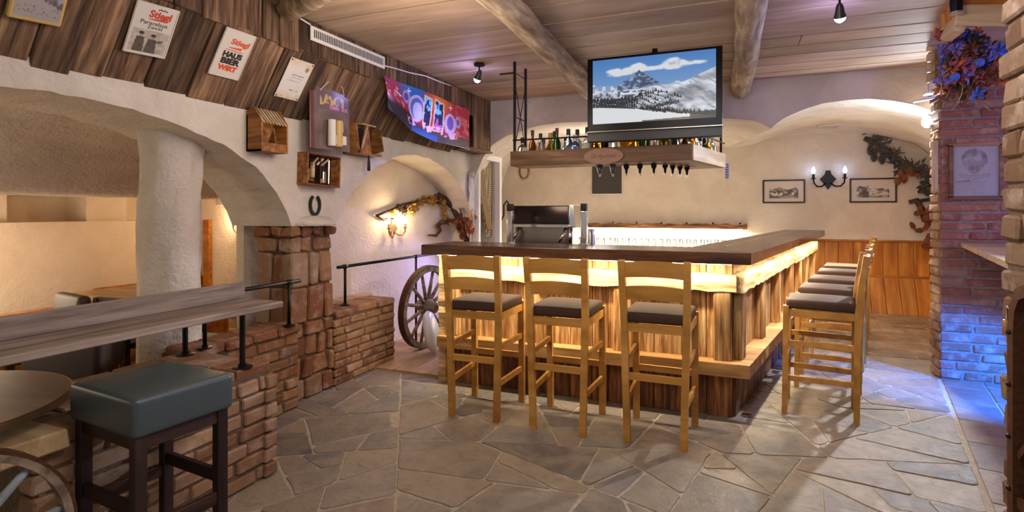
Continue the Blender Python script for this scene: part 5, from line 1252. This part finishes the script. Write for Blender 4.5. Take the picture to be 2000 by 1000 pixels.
for (q, lb_, sd) in ((((1491, 353), (1571, 395)), 'black framed village drawing left of the iron wall lamp', 3), (((1661, 350), (1750, 394)), 'black framed farmhouse drawing right of the iron wall lamp', 8)):
    a, b = AY(*q[0], YB - .01), AY(*q[1], YB - .01); w, h = b.x - a.x, a.z - b.z; f = Fr(((a.x + b.x) / 2, YB - .003, (a.z + b.z) / 2), (1, 0, 0), (0, 0, 1)); t = thing('framed_drawing', lb_, 'picture', f.p(0, -h / 2))
    for (x, y, ww, hh) in ((0, h / 2, w + .02, .022), (0, -h / 2, w + .02, .022), (-w / 2, 0, .022, h), (w / 2, 0, .022, h)): slab_on('frame_bar', Fr(f.p(x, y), f.ex, f.ey), ww, hh, .02, M['darkstain'], t)
    painted('drawing', house(sd, w), 80, 46, rectP(w, h), M['print'], t, f.p(0, 0, .008), f.m)
# live-edge back shelf with light below, back counter and glasses
bs = thing('back_shelf', 'live-edge wooden shelf board on the back wall over the glowing glasses', 'shelf', (-1.07, YB - .1, 1.2)); rg = random.Random(3)
vs = []; fs = []; k = 40
for i in range(k + 1):
    x = -2.45 + 2.65 * i / k; e1 = rg.uniform(-.012, .018); vs += [(x, YB - .002, 1.165), (x, YB - .002, 1.235 + e1), (x, YB - .14, 1.235 + e1), (x, YB - .15, 1.165)]
for i in range(k):
    for q in range(4): fs.append((i * 4 + q, i * 4 + (q + 1) % 4, i * 4 + 4 + (q + 1) % 4, i * 4 + 4 + q))
fs += [(0, 1, 2, 3), (k * 4 + 3, k * 4 + 2, k * 4 + 1, k * 4)]; MB().add(vs, fs).build('shelf_board', M['larchred'], bs)
for i in range(6): MB().lathe([(.012, 0), (.015, .02), (.004, .03)], 8, (-1.9 + i * .4, YB - .07, 1.24)).build('knob', M['darkstain'], bs)
MB().box((-1.12, YB - .10, 1.157), (2.5, .02, .012)).build('led_strip', M['led'], bs)
light('back_led', 'AREA', (-1.12, YB - .12, 1.145), 130, (1, .90, .70), 2.5, (-1.12, YB - .32, 0), .05)
bc = thing('back_counter', 'white back counter along the rear wall of the bar', 'counter', (-1.2, YB - .3, 0))
MB().box((-1.25, YB - .29, .42), (2.9, .54, .84)).build('cabinet', M['white'], bc); MB().box((-1.25, YB - .30, .86), (2.94, .57, .04)).build('counter_top', M['white'], bc)
sg = thing('side_glass_rack', 'white low shelf inside the bar along the side worktop', 'shelf', (.1, 7.0, 0))
pa, pb = BARC - SN * .55 + SD * 1.7, BARC - SN * .55 + SD * 4.7
MB().bar((pa.x, pa.y, .46), (pb.x, pb.y, .46), .88, .30).build('rack_body', M['white'], sg)
light('side_led', 'AREA', ((pa.x + pb.x) / 2 + .06, (pa.y + pb.y) / 2, 1.14), 45, (1, .90, .70), .08, ((pa.x + pb.x) / 2 - .1, (pa.y + pb.y) / 2, 0), 2.6)
gl0 = thing('drinking_glass', 'clear drinking glass in the bright rows on the back counter', 'glass', (0, 0, 0), 0, 'glasses on the back counter')
MB().lathe([(.026, 0), (.030, .004), (.036, .13), (.0335, .13), (.028, .012), (.001, .01)], 14).build('tumbler', M['thin'], gl0, True)
first = True
for r_ in range(3):
    for i in range(24):
        o = gl0 if first else copy_tree(gl0); first = False; o.location = (-2.4 + i * .103 + rz_.uniform(-.01, .01), YB - .42 + r_ * .10, .881)
gl1 = thing('stem_glass', 'clear stemmed glass in the lit row along the side worktop', 'glass', (0, 0, 0), 0, 'stem glasses along the side worktop')
MB().lathe([(.032, 0), (.032, .003), (.004, .008), (.004, .075), (.022, .09), (.036, .13), (.033, .19), (.031, .19), (.034, .13), (.02, .094), (.001, .088)], 14).build('goblet', M['thin'], gl1, True)
first = True
for r_ in range(2):
    for i in range(22):
        p = pa.lerp(pb, (i + .5) / 22) + SN * (-.06 + .11 * r_); o = gl1 if first else copy_tree(gl1); first = False; o.location = (p.x, p.y, .901)
# beer taps
for (u, lb_) in ((997, 'slim chrome beer tap column left of the steel machine'), (1141, 'slim chrome beer tap column right of the steel machine')):
    c = AY(u, 440, 4.42); t = thing('beer_tap', lb_, 'beer tap', (c.x, 4.42, ZT)); rbox('column', (.05, .05, .28), .006, M['chrome'], t, (c.x, 4.42, ZT + .14))
    rbox('tap_head', (.05, .055, .06), .006, M['darkstain'], t, (c.x, 4.42, ZT + .31)); MB().tube([(c.x, 4.44, ZT + .25), (c.x, 4.50, ZT + .25), (c.x, 4.515, ZT + .20)], .009, 10).build('spout', M['chrome'], t, True)
    MB().lathe([(.045, 0), (.045, .008), (.03, .012)], 18, (c.x, 4.42, ZT)).build('base_plate', M['chrome'], t, 'auto')
# steel machine on the work counter
c = AY(1062, 437, 4.75); x0, x1 = AY(1004, 437, 4.75).x, AY(1112, 437, 4.75).x
t = thing('coffee_machine', 'stainless steel machine with dark front panel between the beer taps', 'machine', ((x0 + x1) / 2, 4.85, .93)); xm = (x0 + x1) / 2; w = x1 - x0
MB().box((xm, 4.92, 1.13), (w, .30, .40)).build('body', M['steel'], t); rbox('front_panel', (w, .03, .165), .01, plain('dark_panel', '3c2f2a', .16, .75), t, (xm, 4.74, 1.415), (R(-6), 0, 0))
MB().box((xm, 4.90, 1.41), (w, .28, .17)).build('upper_housing', M['steel'], t); MB().box((xm, 4.74, 1.315), (w, .05, .02)).build('light_rail', M['chrome'], t)
MB().prism([(x1, 4.74, 1.30), (x1 + .06, 4.74, 1.30), (x1 + .035, 4.76, 1.50), (x1, 4.76, 1.505)], (0, 1, 0), .28).build('side_wing', M['chrome'], t)
for (xa, m) in ((x0 + .05, 'steel'), (x1 - .03, 'chrome')): MB().tube([(xa, 4.74, 1.29), (xa, 4.68, 1.25), (xa - .04, 4.66, 1.17)], .016, 10).build('spout', M[m], t, True)
MB().tube([(x1 + .02, 4.72, 1.31), (x1 + .02, 4.70, 1.15)], .022, 12).build('milk_jug_arm', M['chrome'], t, True)
MB().box((xm, 4.75, 1.0), (w, .12, .04)).build('drip_tray', M['chrome'], t)
o = MB().lathe([(.04, 0), (.045, .01), (.045, .10), (.035, .13), (.035, .15)], 16, (AY(1170, 470, 4.8).x, 4.8, .931)).build('amber_jar', GL['amber'], None, True); tag(o, 'small amber jar right of the right beer tap', 'jar')
o = MB().lathe([(.045, 0), (.05, .02), (.05, .30), (.04, .33), (.04, .36)], 16, (AY(1152, 440, 4.75).x, 4.75, .931)).build('steel_shaker', M['steel'], None, 'auto'); tag(o, 'tall steel shaker just right of the right beer tap', 'shaker')
# headphones-like cable loop on the doorway wall
c = AX(989, 407, -3.06 - .3); pts = [AY(u, v, 7.3) for u, v in ((962, 455), (975, 440), (984, 420), (984, 400), (990, 392), (994, 400), (993, 415))]
o = MB().tube(pts, .012, 8).build('black_cable', M['iron'], None, True); tag(o, 'black cable loop hanging left of the beer tap', 'cable')
# doorway curtain and macrame strings
cu_ = thing('rope_curtain', 'checked beige curtain gathered to one side of the doorway', 'curtain', (-3.02, 6.6, 1.2)); rg = random.Random(8)
mb = MB(); vs = []; fs = []; nx, ny = 24, 18
for j in range(ny + 1):
    t_ = j / ny; z = 2.1 - 1.0 * t_; ya = 6.42 + .34 * t_ ** 1.2; yb = 6.94
    for i in range(nx + 1):
        s_ = i / nx; vs.append((-3.09 + .012 * math.sin(s_ * 26), ya + (yb - ya) * s_, z))
for j in range(ny):
    for i in range(nx): fs.append((j * (nx + 1) + i, j * (nx + 1) + i + 1, (j + 1) * (nx + 1) + i + 1, (j + 1) * (nx + 1) + i))
tm = NT('checked_cloth'); v = tm.coords((1, 1, 1), 0); ck = tm.n('ShaderNodeTexBrick'); ck.inputs['Scale'].default_value = 14; ck.offset = 0; ck.inputs['Color1'].default_value = L4('b8a684'); ck.inputs['Color2'].default_value = L4('c4b28e'); ck.inputs['Mortar'].default_value = L4('4a4034')
ck.inputs['Mortar Size'].default_value = .06; ck.inputs['Brick Width'].default_value = .5; ck.inputs['Row Height'].default_value = .4; sp3 = tm.n('ShaderNodeSeparateXYZ'); cb3 = tm.n('ShaderNodeCombineXYZ'); tm.l(v, sp3.inputs[0]); tm.l(sp3.outputs[1], cb3.inputs[0]); tm.l(sp3.outputs[2], cb3.inputs[1]); tm.l(cb3.outputs[0], ck.inputs['Vector'])
M['check'] = tm.out(ck.outputs['Color'], .9)
mb.add(vs, fs).build('cloth', M['check'], cu_, True)
for k in range(5): MB().tube([(-3.05, 6.42 + .03 * k, 2.08), (-3.05, 6.50 + .04 * k, 1.7), (-3.05, 6.72 + .03 * k, 1.2)], .011, 6).build('rope', M['rope'], cu_, True)
mc = thing('macrame_hanging', 'pale knotted string hanging on the wall beside the doorway', 'wall hanging', (-3.0, 6.2, 1.4)); c = AX(918, 345, XL + .03)
for k in range(6): MB().tube([(XL + .03 + rg.uniform(0, .02), c.y - .02 + .02 * k + rg.uniform(-.01, .01), c.z - .07 * i) for i in range(7)], [.012 + rg.uniform(0, .006) for i in range(7)], 6).build('cord', M['paper'], mc, True)
MB().ball((XL + .03, c.y + .03, c.z + .02), .05, 8).build('knot', M['card'], mc, True)
for i, (m, hh, dx) in enumerate((('red', .22, 0), ('white', .2, .1), ('yellow', .26, .19))):
    o = MB().lathe([(.04, 0), (.04, hh), (.02, hh + .03), (.02, hh + .05)], 12, (-3.25, 6.55 + dx, .95)).build('cleaning_bottle', LBm.get(m) or plain('cb_' + m, 'a03024', .5), None, 'auto'); tag(o, f'{m} bottle on the shelf inside the doorway', 'bottle')
o = MB().box((-3.3, 6.65, .475), (.30, .56, .95)).build('doorway_cabinet', M['darkstain'], None); tag(o, 'dark low cabinet just inside the doorway', 'cabinet')

# ================================================================== BRANCHES AND DRIED FLOWERS
def leaf_shape(mb, c, d, n, l, w):
    d = Vector(d).normalized(); n = Vector(n); n = (n - d * n.dot(d)).normalized(); s_ = d.cross(n); c = Vector(c)
    vs = [c, c + d * l * .35 + s_ * w / 2 + n * .006, c + d * l * .75 + s_ * w * .38, c + d * l + n * .01, c + d * l * .75 - s_ * w * .38, c + d * l * .35 - s_ * w / 2 + n * .006]
    v2 = [p - n * .0025 for p in vs]; mb.add(vs + v2, [(0, 1, 2, 3, 4, 5), (11, 10, 9, 8, 7, 6)] + [(i, (i + 1) % 6, 6 + (i + 1) % 6, 6 + i) for i in range(6)])
def hop(mb, c, r, rg):
    c = Vector(c)
    for k in range(10):
        d = Vector((rg.uniform(-1, 1), rg.uniform(-1, 1), rg.uniform(-1, 1))).normalized(); leaf_shape(mb, c + d * r * .2, d, (d.y, d.z, d.x), r, r * .9)
NW = lambda u, v, off=.035: AP(u, v, NICHE_P + NICHE_N * off, NICHE_N)
br_ = thing('dried_branch', 'gnarled branch with dried hops and red leaves in the niche', 'branch', NW(872, 440)); rg = random.Random(12)
MB().tube([NW(u, v) for u, v in ((735, 421), (760, 413), (785, 402), (815, 395), (850, 387), (873, 392))], [.014, .02, .026, .026, .032, .026], 8).build('stem', M['branch'], br_, True)
MB().tube([NW(735, 421), NW(748, 429), NW(768, 427)], [.012, .014, .01], 8).build('stem', M['branch'], br_, True)
MB().tube([NW(856, 377, .05), NW(868, 387, .06)] + [AY(u, v, 6.22) for u, v in ((884, 404), (895, 427), (904, 452), (912, 472))], [.014, .034, .038, .036, .032, .034], 8).build('stem', M['branch'], br_, True)
MB().tube([AY(895, 430, 6.2), AY(878, 432, 6.17), NW(862, 434, .06), NW(855, 441, .06), NW(860, 450), NW(852, 460), NW(836, 459)], [.02, .024, .03, .032, .024, .018, .008], 8).build('stem', M['branch'], br_, True)
for (u, v, r_) in [(770, 414, .04), (783, 405, .045), (793, 412, .05), (803, 403, .055), (800, 416, .045), (812, 400, .05), (820, 395, .05), (830, 389, .055), (838, 388, .05), (846, 391, .05), (854, 389, .055), (862, 392, .05), (868, 400, .045), (868, 413, .045), (870, 424, .04), (812, 408, .04), (876, 432, .045), (846, 397, .035)]:
    mb = MB(); hop(mb, NW(u, v, .06), r_ * 1.1, rg); mb.build('hop_cluster', M['hop'] if rg.random() < .7 else M['branch'], br_)
for i in range(40):
    u, v = rg.gauss(903, 9), rg.gauss(442, 13); mb = MB(); a = rg.uniform(0, 6.28); p = AY(u, v, 6.17 + rg.uniform(-.05, .03)); leaf_shape(mb, p, (rg.uniform(-.2, .6), math.cos(a), math.sin(a)), (1, rg.uniform(-.4, .4), .3), rg.uniform(.07, .11), rg.uniform(.06, .09)); mb.build('leaf', M['leafred'] if rg.random() < .8 else M['orangefl'], br_)
pb_ = thing('pine_branch', 'dark dried branch with pine cones and brown leaves on the back wall', 'branch', AY(1815, 470, YB - .1))
B_ = lambda pts, y=YB - .06: [AY(u, v, y) for u, v in pts]
MB().tube(B_([(1688, 270), (1710, 280), (1735, 300), (1760, 325), (1785, 336), (1815, 335), (1840, 338)]), [.035, .04, .045, .05, .05, .045, .04], 8).build('stem', M['branch'], pb_, True)
MB().tube(B_([(1776, 395), (1790, 391), (1800, 408), (1805, 425), (1818, 440)]), [.03, .04, .045, .04, .03], 8).build('stem', M['branch'], pb_, True); MB().tube(B_([(1795, 392), (1825, 388)]), .022, 8).build('stem', M['branch'], pb_, True)
for (u, v) in ((1707, 305), (1723, 310), (1700, 292)):
    p = AY(u, v, YB - .09); mb = MB()
    for k in range(9):
        for q in range(6): a = q * PI / 3 + k * .5; r_ = .045 * math.sin(PI * (k + .7) / 9.6); leaf_shape(mb, p + Vector((r_ * .3 * math.cos(a), r_ * .3 * math.sin(a), .09 - k * .02)), (math.cos(a), math.sin(a), -.9), (0, 0, 1), r_ * .8 + .01, .028)
    mb.build('pine_cone', M['leafdk'], pb_)
for i in range(60):
    s_ = rg.random(); q = lerp_poly(B_([(1695, 272), (1725, 292), (1755, 318), (1785, 330), (1830, 340)]), s_); mb = MB(); p = q + Vector((rg.gauss(0, .05), -rg.uniform(.02, .10), rg.gauss(0, .055)))
    for k in range(5): a = rg.uniform(0, 6.28); leaf_shape(mb, p, (math.cos(a), -.3, math.sin(a)), (0, -1, .2), rg.uniform(.07, .13), .02)
    mb.build('sprig', M['leafdk'], pb_)
for i in range(46):
    u, v = (rg.gauss(1812, 12), rg.gauss(450, 24)) if i > 8 else (rg.gauss(1765, 12), rg.gauss(343, 5))
    mb = MB(); a = rg.uniform(0, 6.28); leaf_shape(mb, AY(u, v, YB - .1 - rg.uniform(0, .12)), (math.cos(a), -.2, math.sin(a)), (0, -1, .3), rg.uniform(.09, .15), rg.uniform(.06, .10)); mb.build('leaf', M['leafred'], pb_)
for i in range(14):
    u, v = rg.gauss(1815, 8), rg.gauss(365, 12); mb = MB(); hop(mb, AY(u, v, YB - .1), .07, rg); mb.build('sprig', M['leafdk'], pb_)

# ================================================================== RIGHT SIDE
PY = 5.780                                     # face of the pier bricks
a, b = AY(1857, 284, PY), AY(1955, 386, PY); w, h = b.x - a.x, a.z - b.z; f = Fr(((a.x + b.x) / 2, PY + .006, (a.z + b.z) / 2), (1, 0, 0), (0, 0, 1))
t = thing('framed_crest', 'glazed frame with a faint coat of arms print on the brick pier', 'picture', f.p(0, -h / 2))
for (x, y, ww, hh) in ((0, h / 2, w + .03, .03), (0, -h / 2, w + .03, .03), (-w / 2, 0, .03, h), (w / 2, 0, .03, h)): slab_on('frame_bar', Fr(f.p(x, y, -.01), f.ex, f.ey), ww, hh, .035, M['shelfwood'], t)
def crest(S, T):
    n = fbm(S * 9, T * 9); img = np.ones(S.shape + (3,)) * rgb('c2b6b2'); E_ = lambda cx, cy, a_, b_: ((S - cx) / a_) ** 2 + ((T - cy) / b_) ** 2 < 1
    img = mixc(img, (E_(.48, .72, .26, .2) & ~E_(.48, .62, .12, .1)) * np.clip((n - .36) * 4, 0, 1), '5e4a48'); img = mixc(img, (E_(.48, .60, .15, .16) & (T < .70)) * .8, 'a08a7e'); img = mixc(img, (E_(.44, .56, .06, .05) | E_(.54, .55, .03, .07)).astype(float) * .7, '6a4e4a')
    img = mixc(img, E_(.48, .84, .07, .06).astype(float) * .6, '6a5a58'); rb_ = (np.abs(T - .415 + .03 * np.cos((S - .48) * 7)) < .035) & (np.abs(S - .48) < .30); img = mixc(img, rb_.astype(float), '8f7d78'); rb2 = (np.abs(T - .415 + .03 * np.cos((S - .48) * 7)) < .026) & (np.abs(S - .48) < .29); img = mixc(img, rb2.astype(float), 'b4a6a2')
    img = mixc(img, ((T < .32) & (T > .08) & (S > .1) & (S < .7) & (np.sin(T * 150) > .1)) * (vnoise(S * 50, T * 40) > .35) * .5, '8a7a78'); return img
painted('print', crest, 70, 74, rectP(w, h), M['print'], t, f.p(0, 0, .004), f.m)
MB().add(*[[f.p(x, y, .014) for x, y in ((-w / 2, -h / 2), (w / 2, -h / 2), (w / 2, h / 2), (-w / 2, h / 2))] + [f.p(x, y, .017) for x, y in ((-w / 2, -h / 2), (w / 2, -h / 2), (w / 2, h / 2), (-w / 2, h / 2))], [(3, 2, 1, 0), (4, 5, 6, 7), (0, 1, 5, 4), (1, 2, 6, 5), (2, 3, 7, 6), (3, 0, 4, 7)]]).build('glass_pane', M['pane'], t)
# ledge
zl = 1.18
o = MB().prism([(1.80, PY, zl - .035), (1.34, 3.66, zl - .035), (1.20, 3.0, zl - .035), (2.9, 3.0, zl - .035), (2.9, PY, zl - .035)], (0, 0, 1), .035).build('wall_ledge', M['palewood'], None); tag(o, 'pale wooden counter ledge lit blue beside the right brick pier', 'ledge')
MB().box((2.6, 3.3, (zl - .035) / 2), (.08, .08, zl - .035)).build('support_post', M['palewood'], o); MB().box((2.6, 5.5, (zl - .035) / 2), (.08, .08, zl - .035)).build('support_post', M['palewood'], o)
# board, white card holders beside the spotlight
o = board('narrow_board', tuple(AX(1826, 372, 1.625)), tuple(AX(1826, 275, 1.625)), .04, .035, M['palewood'], None, (1, 0, 0)); tag(o, 'narrow pale upright board below the bright spotlight', 'board')
bx = thing('wall_cabinet', 'dark wooden cabinet edge high on the right pier behind the dried flowers', 'cabinet', AY(1835, 190, 5.6))
a, b = AY(1812, 185, 5.5), AY(1838, 60, 5.5); board('side_board', (b.x - .02, 5.57, a.z), (b.x - .02, 5.57, b.z), .26, .03, M['shelfwood'], bx, (0, 1, 0)); board('front_board', (b.x + .06, 5.45, a.z + .02), (b.x + .06, 5.45, b.z + .03), .13, .02, M['shelfwood'], bx, (1, 0, 0))
for k in range(5): board('wood_block', (b.x - .07, 5.5, a.z + .10 + k * .085), (b.x - .07, 5.5, a.z + .165 + k * .085), .05, .05, M['palewood'], bx, (1, 0, 0), .004)
o = rbox('white_cup', (.07, .07, .08), .015, M['ceramic'], None, AY(1826, 167, 5.40)); tag(o, 'small white fitting above the bright spotlight', 'fitting')
o = MB().box(AY(1826, 181, 5.42), (.14, .10, .02)).build('white_bracket', M['white'], None); tag(o, 'flat white bracket just above the bright spotlight', 'bracket')
o = MB().prism([AY(1787, 199, 5.36), AY(1800, 192, 5.36), AY(1830, 186, 5.42), AY(1825, 192, 5.42)], (0, 1, 0), .05).build('white_flap', M['white'], None); tag(o, 'angled white metal flap left of the bright spotlight', 'flap')
# dried flower arrangement
fb = thing('dried_flower_bunch', 'large hanging bunch of blue, violet and rust dried flowers', 'dried flowers', AY(1890, 205, 4.9)); rg = random.Random(77)
yb_ = 4.75
MB().tube([AY(1885, 60, yb_ + .1), AY(1885, 120, yb_ + .05), AY(1880, 195, yb_)], [.03, .05, .02], 8).build('stem_bundle', M['branch'], fb, True)
def flower(mb, p, r, rg):
    for k in range(12):
        d = Vector((rg.uniform(-1, 1), rg.uniform(-1.2, .4), rg.uniform(-1, 1))).normalized(); leaf_shape(mb, p + d * r * .15, d, (d.z, d.x, d.y), r * rg.uniform(.7, 1.2), r * .55)
for i in range(120):
    u, v = rg.gauss(1888, 27), rg.gauss(120, 38)
    if not (1828 < u < 1950 and 56 < v < 205): continue
    pur = (u < 1880 and 75 < v < 165); cm = rg.choices(['bluefl', 'purple', 'orangefl', 'redfl', 'leafred', 'leafdk'], [2.5, 5, 1.5, 1.6, 1, 1] if pur else [1, 2.2, 3, 3, 3, 1.5])[0]
    mb = MB(); flower(mb, AY(u, v, yb_ + rg.uniform(-.12, .16)), rg.uniform(.035, .075), rg); mb.build('flower_head', M[cm], fb)
for i in range(24):
    mb = MB(); p = AY(rg.gauss(1885, 22), rg.uniform(150, 205), yb_ + rg.uniform(-.1, .1)); mb.tube([p + Vector((rg.uniform(-.05, .05), 0, .12)), p, p + Vector((rg.uniform(-.05, .05), 0, -.05))], .0035, 5); mb.build('stalk', M['rope'] if i % 2 else M['leafdk'], fb)
for (u, v) in ((1918, 78), (1920, 98), (1913, 122), (1865, 150)): MB().ball(AY(u, v, yb_ - .14), .03, 8).build('glossy_fruit', M['bluefl'] if u < 1915 else M['darkpl'], fb, True)
# wooden block and black fitting at the top right
c0, c1 = AY(1870, 42, 4.3), AY(1972, -60, 4.3)
o = thing('wooden_bracket', 'pale sawn timber bracket at the top right corner', 'bracket', c0)
MB().box(((c0.x + c1.x) / 2, 4.45, (c0.z + ZC) / 2 + .02), (c1.x - c0.x, .32, ZC - c0.z - .04)).build('timber', M['pine'], o); board('arm', AY(1858, 70, 4.4), AY(1880, 20, 4.4), .07, .22, M['palewood'], o, (1, 0, 0)); board('face_board', AY(1868, 30, 4.27), AY(1968, 30, 4.27), .13, .02, M['palewood'], o, (0, 0, 1))
p = AY(1868, 8, 4.2); o = MB().lathe([(.032, -.05), (.03, -.06), (.035, 0), (.035, .25), (.001, .25)], 18, p).build('black_spot_tube', M['blackpl'], None, 'auto'); tag(o, 'black tubular spotlight housing at the top right', 'spotlight'); MB().lathe([(.036, 0), (.036, .012), (.03, .014)], 18, p + Vector((0, 0, -.062))).build('chrome_ring', M['chrome'], o, 'auto')
# iron gate folded against the jamb
g = thing('iron_gate', 'black iron gate folded against the brick jamb at the right edge', 'gate', (.72, 1.9, 0)); GX = .755
pe = AX(1985, 575, GX); y1_ = pe.y; 
mb = MB(); arc_sweep(mb, [(GX, y1_, 0.02), (GX, y1_, 1.10), (GX, y1_ - .01, 1.17), (GX, y1_ - .04, 1.215), (GX, y1_ - .10, 1.235), (GX, .9, 1.24)], (1, 0, 0), .03, .035); mb.build('gate_frame', M['rust'], g)
for k in range(6): MB().tube([(GX, y1_ - .12 - k * .13, .05), (GX, y1_ - .12 - k * .13, 1.23)], .009, 8).build('gate_bar', M['iron'], g)
for z in (.12, .62): MB().bar((GX, y1_, z), (GX, .9, z), .03, .012).build('cross_bar', M['rust'], g)
for k in range(3): MB().bar((GX, y1_ - .02, .45 + k * .3 - .3), (GX, y1_ - .30, .75 + k * .3 - .3), .018, .01).build('scroll_brace', M['rust'], g)
for k in range(7): MB().ball((GX - .018, y1_ - .0, .2 + k * .15), .007, 6).build('rivet', M['iron'], g)
lk = AX(1971, 641, GX - .005); t = thing('padlock', 'small dark brass padlock on the iron gate', 'padlock', lk); ly = y1_ + .035
rbox('lock_body', (.02, .036, .045), .005, M['brass'], t, (GX - .005, ly, lk.z)); MB().tube([(GX - .005, ly - .012, lk.z + .02), (GX - .005, ly - .012, lk.z + .055), (GX - .005, ly, lk.z + .066), (GX - .005, ly + .012, lk.z + .055), (GX - .005, ly + .012, lk.z + .02)], .0045, 8).build('shackle', M['chrome'], t, True)
